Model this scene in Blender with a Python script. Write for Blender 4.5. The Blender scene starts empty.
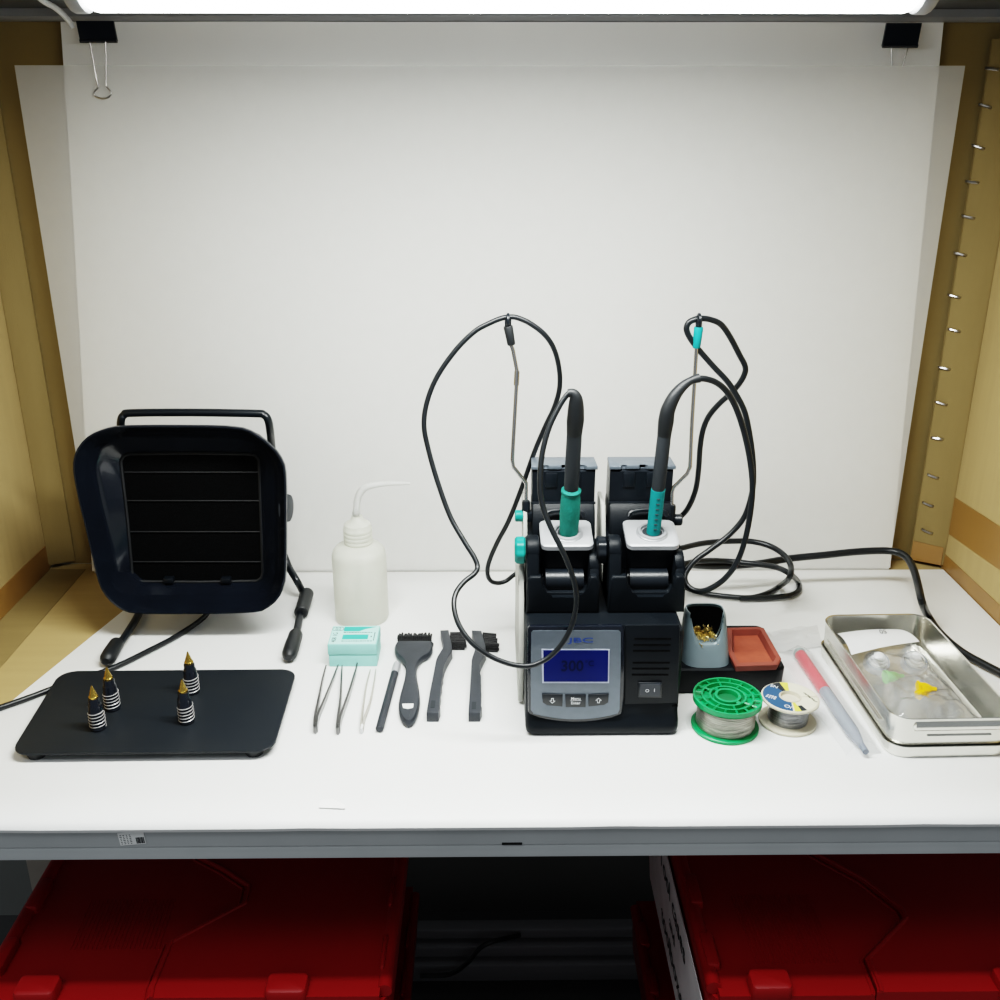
import bpy, bmesh, math, random
from mathutils import Vector as V, Matrix
random.seed(7)
R = math.radians
S = bpy.context.scene
C = S.collection
# ------------------------------------------------------------------ camera
FPX = 1005.0; PITCH = R(20.9); YAW = 0.0102; CAM = V((0, 0, .577))
FW = V((math.sin(YAW)*math.cos(PITCH), math.cos(YAW)*math.cos(PITCH), -math.sin(PITCH)))
RT = V((math.cos(YAW), -math.sin(YAW), 0))
UP = RT.cross(FW)
cd = bpy.data.cameras.new('camera'); cam = bpy.data.objects.new('camera', cd); C.objects.link(cam)
cd.sensor_width = 36; cd.lens = 36*FPX/1000; cd.clip_start = .01; cd.clip_end = 50
cam.matrix_world = Matrix(((RT.x, UP.x, -FW.x, CAM.x), (RT.y, UP.y, -FW.y, CAM.y), (RT.z, UP.z, -FW.z, CAM.z), (0, 0, 0, 1)))
S.camera = cam

def ray(x, y): return FW + RT*((x-500)/FPX) + UP*((500-y)/FPX)
def P(x, y, z=0.0):
    d = ray(x, y); return CAM + d*((z-CAM.z)/d.z)
def Q(x, y, Y):
    d = ray(x, y); return CAM + d*(Y/d.y)
def PL(x, y, o, n):
    d = ray(x, y); return CAM + d*((o-CAM).dot(n)/d.dot(n))

# ------------------------------------------------------------------ materials
def mat(name, col, rough=.5, metal=0., col2=None, scale=20., bump=0., bscale=80., emis=0., trans=0., coat=0., spec=.5, stretch=None, alpha=1.):
    m = bpy.data.materials.new(name); m.use_nodes = True
    nt = m.node_tree; b = nt.nodes['Principled BSDF']
    b.inputs['Base Color'].default_value = (*col, 1); b.inputs['Roughness'].default_value = rough
    b.inputs['Metallic'].default_value = metal; b.inputs['Specular IOR Level'].default_value = spec
    b.inputs['Transmission Weight'].default_value = trans; b.inputs['Coat Weight'].default_value = coat
    b.inputs['Alpha'].default_value = alpha
    tc = nt.nodes.new('ShaderNodeTexCoord'); vec = tc.outputs['Object']
    if stretch:
        mp = nt.nodes.new('ShaderNodeMapping'); mp.inputs['Scale'].default_value = stretch
        nt.links.new(vec, mp.inputs['Vector']); vec = mp.outputs['Vector']
    if col2 is None: col2 = tuple(c*.9 for c in col)
    n = nt.nodes.new('ShaderNodeTexNoise'); n.inputs['Scale'].default_value = scale; n.inputs['Detail'].default_value = 4
    nt.links.new(vec, n.inputs['Vector'])
    r = nt.nodes.new('ShaderNodeValToRGB')
    r.color_ramp.elements[0].position = .35; r.color_ramp.elements[1].position = .65
    r.color_ramp.elements[0].color = (*col2, 1); r.color_ramp.elements[1].color = (*col, 1)
    nt.links.new(n.outputs['Fac'], r.inputs['Fac']); nt.links.new(r.outputs['Color'], b.inputs['Base Color'])
    if bump:
        n2 = nt.nodes.new('ShaderNodeTexNoise'); n2.inputs['Scale'].default_value = bscale; nt.links.new(vec, n2.inputs['Vector'])
        bp = nt.nodes.new('ShaderNodeBump'); bp.inputs['Strength'].default_value = bump; bp.inputs['Distance'].default_value = .002
        nt.links.new(n2.outputs['Fac'], bp.inputs['Height']); nt.links.new(bp.outputs['Normal'], b.inputs['Normal'])
    if emis:
        b.inputs['Emission Color'].default_value = (*col, 1); b.inputs['Emission Strength'].default_value = emis
    return m

def film(name, clear, col, rough=.15, gloss=.2, translu=.5, bump=0.):
    """thin see-through sheet: transparent + diffuse/translucent + gloss"""
    m = bpy.data.materials.new(name); m.use_nodes = True; nt = m.node_tree; nt.nodes.clear(); L = nt.links.new
    N = nt.nodes.new
    out = N('ShaderNodeOutputMaterial'); tr = N('ShaderNodeBsdfTransparent'); df = N('ShaderNodeBsdfDiffuse'); tl = N('ShaderNodeBsdfTranslucent'); gl = N('ShaderNodeBsdfGlossy')
    tc = N('ShaderNodeTexCoord'); nz = N('ShaderNodeTexNoise'); nz.inputs['Scale'].default_value = 60; L(tc.outputs['Object'], nz.inputs['Vector'])
    cr = N('ShaderNodeValToRGB'); cr.color_ramp.elements[0].color = (*[c*.94 for c in col], 1); cr.color_ramp.elements[1].color = (*col, 1)
    L(nz.outputs['Fac'], cr.inputs['Fac']); L(cr.outputs['Color'], df.inputs['Color']); L(cr.outputs['Color'], tl.inputs['Color'])
    gl.inputs['Roughness'].default_value = rough
    m1 = N('ShaderNodeMixShader'); m1.inputs[0].default_value = translu; L(df.outputs[0], m1.inputs[1]); L(tl.outputs[0], m1.inputs[2])
    m2 = N('ShaderNodeMixShader'); m2.inputs[0].default_value = clear; L(m1.outputs[0], m2.inputs[1]); L(tr.outputs[0], m2.inputs[2])
    m3 = N('ShaderNodeMixShader'); m3.inputs[0].default_value = gloss
    fr = N('ShaderNodeFresnel'); fr.inputs['IOR'].default_value = 1.45
    mu = N('ShaderNodeMath'); mu.operation = 'MULTIPLY'; mu.inputs[1].default_value = gloss*4; mu.use_clamp = True
    L(fr.outputs[0], mu.inputs[0]); L(mu.outputs[0], m3.inputs[0])
    L(m2.outputs[0], m3.inputs[1]); L(gl.outputs[0], m3.inputs[2]); L(m3.outputs[0], out.inputs['Surface'])
    if bump:
        bp = N('ShaderNodeBump'); bp.inputs['Strength'].default_value = bump; bp.inputs['Distance'].default_value = .003
        n2 = N('ShaderNodeTexNoise'); n2.inputs['Scale'].default_value = 90; n2.inputs['Detail'].default_value = 3; L(tc.outputs['Object'], n2.inputs['Vector'])
        L(n2.outputs['Fac'], bp.inputs['Height'])
        for g in (df, gl): L(bp.outputs['Normal'], g.inputs['Normal'])
    return m

M = {}
M['card'] = mat('cardboard', (.265, .195, .078), .85, col2=(.245, .18, .071), scale=6, bump=.15, bscale=150, stretch=(1, 14, 1))  # same cardboard as card_side, with shade at the back put into the colour
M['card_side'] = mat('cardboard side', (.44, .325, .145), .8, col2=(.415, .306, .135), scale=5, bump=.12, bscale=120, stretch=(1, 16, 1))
M['tape'] = mat('brown tape', (.30, .165, .05), .35, col2=(.26, .14, .04), scale=15)
M['paper'] = mat('white paper', (.90, .89, .87), .8, col2=(.87, .86, .84), scale=5, bump=.2, bscale=9)
M['sheet'] = mat('white sheet', (.83, .835, .82), .45, col2=(.80, .80, .785), scale=7, spec=.3)
M['board'] = film('translucent board', .40, (.91, .91, .895), .35, .04, .25)
M['steel_grey'] = mat('painted steel', (.50, .515, .515), .5, col2=(.46, .475, .475), scale=12, bump=.05)
M['dark_steel'] = mat('dark steel', (.10, .11, .125), .4, col2=(.075, .08, .09), scale=10)
M['rail'] = mat('grey rail', (.24, .245, .26), .4, col2=(.22, .225, .24), scale=10)
M['alu'] = mat('grey housing', (.42, .43, .45), .4, metal=.3)
M['glow'] = mat('lamp diffuser', (.975, 1., .965), .5, emis=13)
M['black'] = mat('black plastic', (.006, .009, .013), .34, col2=(.005, .007, .010), scale=40, bump=.03, bscale=500)
M['black_gloss'] = mat('glossy black plastic', (.007, .010, .016), .17, col2=(.006, .008, .013), scale=30, coat=.2)
M['black_matte'] = mat('matt black', (.012, .013, .015), .6, col2=(.008, .009, .010), scale=60)
M['rubber'] = mat('black rubber', (.012, .014, .016), .5)
M['cable'] = mat('black cable', (.008, .010, .012), .36)
M['foam'] = mat('black foam', (.003, .0035, .004), .95, col2=(.001, .001, .001), spec=.1, scale=700, bump=.8, bscale=900)
M['plate'] = mat('black sheet steel', (.010, .0135, .018), .5, col2=(.014, .017, .020), spec=.35, scale=9, bump=.02)
M['brass'] = mat('brass', (.62, .42, .11), .25, metal=1., col2=(.5, .33, .08))
M['clip'] = mat('dark blue clip', (.010, .015, .026), .35)
M['spring'] = mat('spring wire', (.62, .60, .60), .45, metal=.6)
M['chrome'] = mat('steel', (.70, .69, .67), .2, metal=1.)
M['wire'] = mat('steel wire', (.48, .46, .45), .3, metal=1.)
M['tweezer'] = mat('dark steel tweezer', (.22, .22, .22), .28, metal=1., col2=(.14, .14, .14))
M['bone'] = mat('pale steel tweezer', (.50, .48, .43), .4, metal=.5)
M['grip'] = mat('charcoal plastic', (.028, .033, .041), .5, col2=(.022, .026, .033), scale=60, bump=.05, bscale=300)
M['bristle'] = mat('black bristle', (.006, .006, .007), .75, col2=(.02, .02, .022), scale=500, bump=.8, bscale=700)
M['teal_box'] = mat('teal box', (.30, .64, .58), .6, col2=(.27, .60, .545), scale=25)
M['teal_box_top'] = mat('pale teal lid', (.46, .80, .74), .6)
M['teal_dark'] = mat('dark teal print', (.05, .44, .36), .6)
M['ink'] = mat('black ink', (.015, .02, .025), .7)
M['white_ink'] = mat('white ink', (.8, .82, .84), .6)
M['teal'] = mat('teal plastic', (.004, .23, .20), .45)
M['teal_grip'] = mat('teal grip foam', (.006, .21, .165), .75, col2=(.004, .155, .12), scale=120, bump=.4, bscale=500)
M['teal_rub'] = mat('teal rubber grip', (.006, .22, .225), .65, spec=.3)
M['handle'] = mat('iron handle', (.032, .037, .042), .6, spec=.3)
M['silver'] = mat('silver grey plastic', (.43, .44, .46), .36, col2=(.39, .40, .42), scale=15, metal=.15)
M['beige'] = mat('light grey plastic', (.50, .50, .46), .5)
M['station'] = mat('station black', (.006, .0085, .0115), .45, col2=(.005, .007, .0095), spec=.2, scale=30, bump=.06, bscale=600)
M['face'] = mat('grey faceplate', (.13, .155, .185), .38, col2=(.12, .145, .17), scale=120, metal=.3)
M['screen'] = mat('blue screen', (.002, .008, .09), .35, emis=.12, spec=.15)
M['screen_edge'] = mat('screen edge', (.50, .54, .66), .4)
M['lcd_ink'] = mat('lcd digits', (.004, .008, .045), .6, spec=.1)
M['blue_ink'] = mat('blue print', (.015, .055, .26), .5)
M['cup'] = mat('blue grey plastic', (.19, .245, .27), .38, col2=(.17, .225, .25), scale=20, metal=.1)
M['wool'] = mat('brass wool', (.90, .74, .34), .3, metal=1., col2=(.7, .52, .18), scale=300)
M['brick'] = mat('orange red tray', (.22, .046, .028), .65, col2=(.18, .038, .024), scale=40, bump=.1, bscale=200)
M['sponge'] = mat('orange sponge', (.30, .062, .03), .85, col2=(.26, .053, .026), scale=90, bump=.2, bscale=400)
M['green'] = mat('green plastic', (.003, .28, .088), .38, col2=(.003, .25, .078), scale=30)
M['solder'] = mat('solder wire', (.46, .45, .40), .34, metal=1., col2=(.26, .25, .22), scale=30, bump=.7, bscale=20, stretch=(1, 1, 60))
M['solder_dark'] = mat('dark solder wire', (.34, .35, .36), .3, metal=1., col2=(.22, .22, .23), scale=30, bump=.6, bscale=20, stretch=(1, 1, 60))
M['cream'] = mat('cream plastic', (.60, .56, .44), .45)
M['label_blue'] = mat('blue label', (.02, .075, .18), .5)
M['label_cream'] = mat('cream label', (.70, .67, .52), .5)
M['label_yellow'] = mat('yellow label', (.70, .66, .10), .5)
M['steel_tray'] = mat('polished steel', (.80, .79, .74), .24, metal=1., col2=(.72, .71, .66), scale=14, bump=.05, bscale=25)
M['bag'] = film('clear plastic bag', .76, (.95, .96, .97), .10, .5, .3, .35)
M['bag2'] = film('thin plastic bag', .88, (.92, .93, .95), .15, .12, .3, .3)
M['bag_white'] = film('milky plastic', .30, (.97, .97, .97), .3, .1, .1, .3)
M['tube'] = film('clear syringe', .45, (.50, .56, .68), .1, .25, .4)
M['bottle'] = film('milky bottle', .34, (.98, .98, .88), .3, .10, .4)
M['spout'] = film('milky spout', .30, (.84, .84, .82), .3, .10, .35)
M['pink'] = mat('red syringe', (.58, .012, .028), .35, col2=(.55, .025, .04))
M['greycap'] = mat('grey green cap', (.25, .32, .30), .5)
M['white_pl'] = mat('white plastic', (.80, .81, .82), .4)
M['yellow'] = mat('yellow plastic', (.85, .50, .01), .35)
M['lime'] = mat('green needle hub', (.16, .62, .10), .4)
M['red'] = mat('red crate plastic', (.36, .008, .009), .42, col2=(.33, .007, .008), scale=8, bump=.03, bscale=60)
M['wall'] = mat('grey wall', (.20, .205, .195), .9, col2=(.18, .185, .175), scale=3)
M['floor'] = mat('dark floor', (.07, .07, .07), .7)
M['post'] = mat('grey post', (.40, .38, .33), .5)
M['sticker'] = mat('paper sticker', (.95, .95, .93), .6)

# ------------------------------------------------------------------ mesh helpers
def T(v): return V(v)
def loft(bm, rings, cap0=True, cap1=True, closed=True):
    vs = [[bm.verts.new(p) for p in r] for r in rings]
    n = len(rings[0])
    for a, b in zip(vs, vs[1:]):
        for i in range(n if closed else n-1):
            j = (i+1) % n
            try: bm.faces.new((a[i], a[j], b[j], b[i]))
            except ValueError: pass
    if cap0 and len(vs[0]) > 2: bm.faces.new(list(reversed(vs[0])))
    if cap1 and len(vs[0]) > 2: bm.faces.new(vs[-1])
    return vs
def B(): return bmesh.new()
def box(bm, x0, x1, y0, y1, z0, z1, bev=0., seg=2):
    vs = [bm.verts.new((x, y, z)) for x in (x0, x1) for y in (y0, y1) for z in (z0, z1)]
    fs = [bm.faces.new([vs[i] for i in f]) for f in ((0, 1, 3, 2), (4, 6, 7, 5), (0, 4, 5, 1), (2, 3, 7, 6), (0, 2, 6, 4), (1, 5, 7, 3))]
    if bev:
        es = list({e for f in fs for e in f.edges})
        bmesh.ops.bevel(bm, geom=es, offset=bev, segments=seg, profile=.5, affect='EDGES')
    return bm
def basis(ax):
    ax = V(ax).normalized()
    a = V((0, 0, 1)) if abs(ax.z) < .9 else V((1, 0, 0))
    u = a.cross(ax).normalized(); return u, ax.cross(u), ax
def ring(c, u, w, r, n, r2=None):
    r2 = r if r2 is None else r2
    return [V(c)+u*(r*math.cos(2*math.pi*i/n))+w*(r2*math.sin(2*math.pi*i/n)) for i in range(n)]
def lathe(bm, prof, o=(0, 0, 0), ax=(0, 0, 1), n=28, cap0=True, cap1=True):
    """prof: list of (radius, height along ax)"""
    u, w, a = basis(ax); o = V(o)
    return loft(bm, [ring(o+a*h, u, w, max(r, 1e-5), n) for r, h in prof], cap0, cap1)
def cyl(bm, p0, p1, r0, r1=None, n=16):
    p0, p1 = V(p0), V(p1); r1 = r0 if r1 is None else r1
    d = (p1-p0).length; lathe(bm, [(r0, 0), (r1, d)], p0, p1-p0, n)
def catmull(pts, k=8):
    pts = [V(p) for p in pts]; e = [pts[0]*2-pts[1]]+pts+[pts[-1]*2-pts[-2]]; out = []
    for i in range(1, len(e)-2):
        a, b, c, d = e[i-1:i+3]
        for j in range(k):
            t = j/k
            out.append(.5*((2*b)+(c-a)*t+(2*a-5*b+4*c-d)*t*t+(3*b-a-3*c+d)*t**3))
    out.append(pts[-1]); return out
def tube(bm, pts, r, n=10, closed=False):
    """r: number or list (linearly interpolated along the path)"""
    pts = [V(p) for p in pts]; N = len(pts); rings = []; u = None
    for i, p in enumerate(pts):
        if closed: t = (pts[(i+1) % N]-pts[i-1]).normalized()
        else: t = (pts[min(i+1, N-1)]-pts[max(i-1, 0)]).normalized()
        if u is None: u, _, _ = basis(t)
        u = (u-t*u.dot(t)).normalized(); w = t.cross(u)
        if isinstance(r, (list, tuple)):
            f = i/(N-1)*(len(r)-1); k = min(int(f), len(r)-2); rr = r[k]+(r[k+1]-r[k])*(f-k)
        else: rr = r
        rings.append(ring(p, u, w, rr, n))
    if closed: rings.append(rings[0])
    loft(bm, rings, not closed, not closed)
    if closed: bmesh.ops.remove_doubles(bm, verts=bm.verts, dist=1e-7)
def rrect(x0, x1, y0, y1, r, n=5):
    out = []
    for cx, cy, a0 in ((x1-r, y1-r, 0), (x0+r, y1-r, 90), (x0+r, y0+r, 180), (x1-r, y0+r, 270)):
        for i in range(n+1):
            a = R(a0+90*i/n); out.append((cx+r*math.cos(a), cy+r*math.sin(a)))
    return out
def mXY(u, v, d): return V((u, v, d))
def mXZ(u, v, d): return V((u, d, v))
def mYZ(u, v, d): return V((d, u, v))
def prism(bm, pts, d0, d1, m=mXY, bev=0., seg=2, caps=True):
    vs = loft(bm, [[m(u, v, d0) for u, v in pts], [m(u, v, d1) for u, v in pts]], caps, caps)
    if bev:
        es = [e for e in bm.edges if (e.verts[0] in vs[1] and e.verts[1] in vs[1]) or (e.verts[0] in vs[0] and e.verts[1] in vs[0])]
        bmesh.ops.bevel(bm, geom=es, offset=bev, segments=seg, profile=.5, affect='EDGES')
    return vs
def inset(pts, d):
    """offset a closed 2D polygon inwards by d (orientation independent)"""
    n = len(pts); A = sum(pts[i][0]*pts[(i+1) % n][1]-pts[(i+1) % n][0]*pts[i][1] for i in range(n)); s = 1 if A > 0 else -1
    out = []
    for i in range(n):
        a, b, c = V(pts[i-1]), V(pts[i]), V(pts[(i+1) % n])
        e1 = (b-a).normalized() if (b-a).length > 1e-9 else V((1, 0)); e2 = (c-b).normalized() if (c-b).length > 1e-9 else e1
        n1 = V((-e1.y, e1.x))*s; n2 = V((-e2.y, e2.x))*s; m = n1+n2
        m = m.normalized() if m.length > 1e-6 else n1
        k = max(.35, m.dot(n1)); q = b+m*(d/k); out.append((q.x, q.y))
    return out
WL = {}
def wl(o): return WL.get(o.name, V((0, 0, 0))) if o else V((0, 0, 0))
def obj(name, bm, m, parent=None, ang=38, label=None, at=None):
    """one mesh object; verts are given in world coordinates. at: origin (defaults to the parent's)"""
    bmesh.ops.recalc_face_normals(bm, faces=bm.faces)
    o0 = V(at) if at is not None else wl(parent)
    bmesh.ops.translate(bm, verts=bm.verts, vec=-o0)
    me = bpy.data.meshes.new(name); bm.to_mesh(me); bm.free()
    for p in me.polygons: p.use_smooth = True
    me.set_sharp_from_angle(angle=R(ang))
    me.materials.append(M[m] if isinstance(m, str) else m)
    o = bpy.data.objects.new(name, me); C.objects.link(o)
    if parent: o.parent = parent; o.location = o0-wl(parent)
    else: o.location = o0
    WL[o.name] = o0
    if label: o['label'] = label
    return o
def tag(o, label, cat, group=None):
    o['label'] = label; o['category'] = cat
    if group: o['group'] = group
    return o
def thing(name, loc, label, cat, group=None):
    o = bpy.data.objects.new(name, None); C.objects.link(o); o.location = loc; o.empty_display_size = .02
    WL[o.name] = V(loc); return tag(o, label, cat, group)
def struct(o): o['kind'] = 'structure'; return o
def dup(src, loc, label=None, rz=None):
    r = src.copy(); C.objects.link(r); r.location = loc
    if rz is not None: r.rotation_euler.z = rz
    if label: r['label'] = label
    for ch in list(src.children):
        c = ch.copy(); C.objects.link(c); c.parent = r
        for g in list(ch.children):
            d = g.copy(); C.objects.link(d); d.parent = c
    return r
def text(name, s, o, ux, uy, size, m, parent, lift=.0003, align='CENTER', width=None, ext=.00012, bold=0.):
    cu = bpy.data.curves.new('t', 'FONT'); cu.body = s; cu.size = 1; cu.align_x = align; cu.align_y = 'CENTER'; cu.resolution_u = 3; cu.offset = bold
    ob = bpy.data.objects.new('t', cu); C.objects.link(ob)
    dg = bpy.context.evaluated_depsgraph_get(); me = bpy.data.meshes.new_from_object(ob.evaluated_get(dg))
    bpy.data.objects.remove(ob)
    bm = B(); bm.from_mesh(me); bpy.data.meshes.remove(me)
    ux, uy = V(ux).normalized(), V(uy).normalized(); nz = ux.cross(uy)
    xs = [v.co.x for v in bm.verts]; k = size
    kx = (width/(max(xs)-min(xs))) if width else k
    for v in bm.verts: v.co = V(o)+ux*(v.co.x*kx)+uy*(v.co.y*k)+nz*lift
    r = bmesh.ops.extrude_face_region(bm, geom=list(bm.faces))
    for e in r['geom']:
        if isinstance(e, bmesh.types.BMVert): e.co += nz*ext
    return obj(name, bm, m, parent, 20)

# ================================================================== SETTING
bm = B(); box(bm, -2.5, 2.5, -1.5, 1.6, -.86, -.83); struct(obj('floor', bm, 'floor'))
bm = B(); box(bm, -2.5, 2.5, 1.5, 1.56, -.83, 2.3); struct(obj('wall_back', bm, 'wall'))
# ---- steel shelf the bench stands on
YF = .727
sh = thing('steel_shelf', (0, 1.0, -.83), 'grey painted steel shelving with a front beam under the white work surface', 'shelf')
bm = B()
prof = [(YF, -.0035), (YF, -.029), (YF+.0015, -.0305), (YF+.0005, -.032), (YF+.001, -.0435), (YF+.018, -.0435), (YF+.018, -.036), (YF+.026, -.036), (YF+.026, -.0035)]
prism(bm, prof, -.78, .80, mYZ); obj('front_beam', bm, 'steel_grey', sh)
bm = B(); box(bm, -.78, .80, YF+.026, 1.30, -.03, -.0035); obj('shelf_deck', bm, 'steel_grey', sh)
bm = B(); box(bm, -.78, .80, .625, 1.30, .69, .72, .003); box(bm, -.78, .80, .625, .635, .665, .69); obj('upper_deck', bm, 'dark_steel', sh)
bm = B()
rp = [(1.285, .6835), (1.262, .6835), (1.262, .690), (1.256, .690), (1.256, .6835-.0005), (1.25, .679), (1.25, .70), (1.285, .70)]
prism(bm, [(1.246, .6815), (1.246, .6895), (1.268, .6895), (1.268, .6775), (1.252, .6775)], -.78, .80, mYZ)
obj('rear_rail', bm, 'rail', sh)
for x in (-.70, .72):
    for y in (.735, 1.28):
        if y < 1: x_ = x-.04 if x < 0 else x+.04
        else: x_ = x
        bm = B(); prism(bm, [(x_-.02, y-.02), (x_+.02, y-.02), (x_+.02, y-.016), (x_-.016, y-.016), (x_-.016, y+.02), (x_-.02, y+.02)], -.83, .74); obj('shelf_post', bm, 'post', sh)
bm = B()
for z0, z1, y in ((-.735, -.715, 1.335), (-.765, -.742, 1.325), (-.80, -.772, 1.315), (-.83, -.80, 1.335)):
    box(bm, -.70, .72, y, 1.36, z0, z1, .004)
obj('lower_beam', bm, 'rail', sh)
# barcode sticker and slot on the beam
st0 = Q(132, 838, YF); UX = V((1, 0, 0)); UZ = V((0, 0, 1))
a = R(-7); ux = V((math.cos(a), 0, -math.sin(a)*-1)); ux = V((math.cos(R(5)), 0, math.sin(R(5)))); uz = V((-ux.z, 0, ux.x))
bm = B()
def quadpatch(bm, o, ux, uy, w, h, d=.0003):
    nz = ux.cross(uy)
    loft(bm, [[o-ux*w/2-uy*h/2+nz*k, o+ux*w/2-uy*h/2+nz*k, o+ux*w/2+uy*h/2+nz*k, o-ux*w/2+uy*h/2+nz*k] for k in (0, d)])
quadpatch(bm, st0+V((0, -.0004, 0)), ux, uz, .023, .0135); stk = obj('barcode_sticker', bm, 'sticker', sh, label='small white barcode sticker')
bm = B(); x = .0035
for i in range(9):
    w = random.choice((.0003, .0006, .0009)); quadpatch(bm, st0+ux*(x+w/2)-uz*.0025+V((0, -.0008, 0)), ux, uz, w, .0065, .0001); x += w+.0003
for i in range(4):
    for j in range(6):
        quadpatch(bm, st0+ux*(-.0095+i*.0028)+uz*(.004-j*.0018)+V((0, -.0008, 0)), ux, uz, random.uniform(.0008, .0020), .0006, .0001)
obj('sticker_print', bm, 'ink', stk)
bm = B(); quadpatch(bm, Q(512, 843.5, YF), UX, UZ, .018, .0022, .0006); obj('beam_slot', bm, 'black_matte', sh)

# ---- cardboard box lining the bench
cb = thing('cardboard_box', (0, 1.27, 0), 'large open brown cardboard box lining the back and sides of the bench', 'cardboard box')
XL, XR, YB = -.602, .617, 1.272
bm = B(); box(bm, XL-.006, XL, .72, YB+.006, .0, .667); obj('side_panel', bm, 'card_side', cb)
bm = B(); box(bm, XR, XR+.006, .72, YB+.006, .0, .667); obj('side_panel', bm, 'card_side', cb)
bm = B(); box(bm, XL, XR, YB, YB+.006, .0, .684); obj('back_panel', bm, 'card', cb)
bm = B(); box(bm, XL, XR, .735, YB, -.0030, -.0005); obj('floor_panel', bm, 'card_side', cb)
# corner strips
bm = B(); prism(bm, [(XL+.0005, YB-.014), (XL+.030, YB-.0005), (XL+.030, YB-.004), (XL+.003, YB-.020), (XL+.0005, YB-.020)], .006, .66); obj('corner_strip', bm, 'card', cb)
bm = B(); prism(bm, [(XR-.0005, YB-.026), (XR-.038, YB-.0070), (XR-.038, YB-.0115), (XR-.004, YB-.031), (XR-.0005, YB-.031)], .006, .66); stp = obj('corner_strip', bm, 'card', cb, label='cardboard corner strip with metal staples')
nst = V((-.019, -.034, 0)).normalized()
for px, py in ((992, 69), (985, 106), (978, 147), (972, 182), (968, 217), (960, 254), (954, 296), (954, 330), (944, 368), (941, 403), (937, 438), (933, 476), (928, 504), (927, 531)):
    q = PL(px, py, V((XR-.022, YB-.0205, 0)), nst); du = V((.030, -.017, random.uniform(-.012, 0))).normalized()
    bm = B(); tube(bm, catmull([q-du*.0065+nst*-.001, q-du*.0055+nst*.0018, q+nst*.0025, q+du*.0055+nst*.0022, q+du*.0068-nst*.001], 4), .0017, 6)
    obj('staple', bm, 'wire', stp)
# tape
def quad(bm, a, b, c, d, n):
    n = V(n); loft(bm, [[V(a), V(b), V(c), V(d)], [V(a)+n, V(b)+n, V(c)+n, V(d)+n]])
bm = B(); quad(bm, (XL, .72, .0), (XL, YB-.02, .0), (XL, YB-.02, .035), (XL, .72, .035), (.0008, 0, 0)); obj('tape_strip', bm, 'tape', cb)
bm = B(); quad(bm, (XL+.0012, .72, -.0003), (XL+.055, .72, -.0003), (XL+.050, YB-.02, -.0003), (XL+.0012, YB-.02, -.0003), (0, 0, .0006)); obj('tape_strip', bm, 'card', cb)
bm = B(); quad(bm, (XR, .72, .0), (XR, YB-.03, .0), (XR, YB-.03, .022), (XR, .72, .028), (-.0008, 0, 0)); obj('tape_strip', bm, 'tape', cb)
tq = [PL(x, y, V((XR, 0, 0)), V((1, 0, 0))) for x, y in ((953, 496), (1040, 552), (1040, 598), (948, 533))]
bm = B(); quad(bm, *tq, (-.0008, 0, 0)); obj('tape_strip', bm, 'tape', cb)
bm = B(); quad(bm, *[q-V((0, .0002, 0))+nst*.0004 for q in (V((XR-.038, YB-.0115, .006)), V((XR-.004, YB-.031, .006)), V((XR-.004, YB-.031, .032)), V((XR-.038, YB-.0115, .034)))], nst*.0008); obj('tape_strip', bm, 'tape', cb)

def grid_sheet(x0, x1, y, z0, z1, n=8):
    return [[V((x0+(x1-x0)*i/n, y, z0+(z1-z0)*j/n)) for i in range(n+1)] for j in range(n+1)]
# ---- paper backdrop, board, table sheet
bm = B(); XA = [Q(62, 22, 1.262), Q(100, 575, 1.262), Q(883, 568, 1.262), Q(942, 25, 1.262)]
rows = []
for j in range(14):
    t = j/13; a = XA[0].lerp(XA[1], t); b = XA[3].lerp(XA[2], t); row = []
    for i in range(25):
        p = a.lerp(b, i/24); p.z = .6768*(1-t)+.003*t
        p.y = 1.2575-.0185*t**1.5+.0022*math.sin(i*.9+j*.3)*(1-t)+.004*math.exp(-((i-12.5)/1.1)**2)*(1-t); row.append(p)
    rows.append(row)
loft(bm, rows, False, False, False); tag(obj('paper_backdrop', bm, 'paper', None, 60, at=(.02, 1.262, .006)), 'large white paper sheet clipped up behind the translucent board', 'paper')
bm = B(); loft(bm, grid_sheet(-.533, .540, 1.2345, .0025, .6305), False, False, False); tag(obj('backdrop_board', bm, 'board', at=(0, 1.235, .0025)), 'wide translucent white plastic board standing upright at the back', 'board')
# table sheet that rolls over the front edge
bm = B(); rows = []
def xl(y): return -.444-.0653*(1.187-y)/.287 if y > .0 else 0
for y, z in [(1.2365, .0004), (1.2, .0006), (1.1, .0006), (1.0, .0006), (.9, .0006), (.8, .0006), (YF+.022, .0006), (YF+.014, .0003), (YF+.007, -.0006), (YF+.001, -.0024), (YF-.003, -.0048), (YF-.0048, -.0078), (YF-.004, -.0112)]:
    rows.append([V((xl(y)+(.615-xl(y))*i/30, y, z+(.0006 if i % 7 == 3 else 0)*(1 if y < YF else 0))) for i in range(31)])
rows[:] = [[p+V((0, 0, .0010)) for p in r] for r in rows]
loft(bm, rows, False, False, False)
tag(obj('table_sheet', bm, 'sheet', at=(0, 1, 0)), 'smooth white sheet covering the bench top and rolling over its front edge', 'table cover')
ZT = .0016
bm = B(); q = [P(x, y, ZT+.0004) for x, y in ((320, 801), (333, 799), (346, 806), (345, 809), (319, 808))]
loft(bm, [q, [p+V((0, 0, .0006)) for p in q]]); tag(obj('paper_scrap', bm, 'paper', at=q[0]), 'tiny torn white paper scrap on the front edge of the bench', 'paper scrap')

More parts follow.
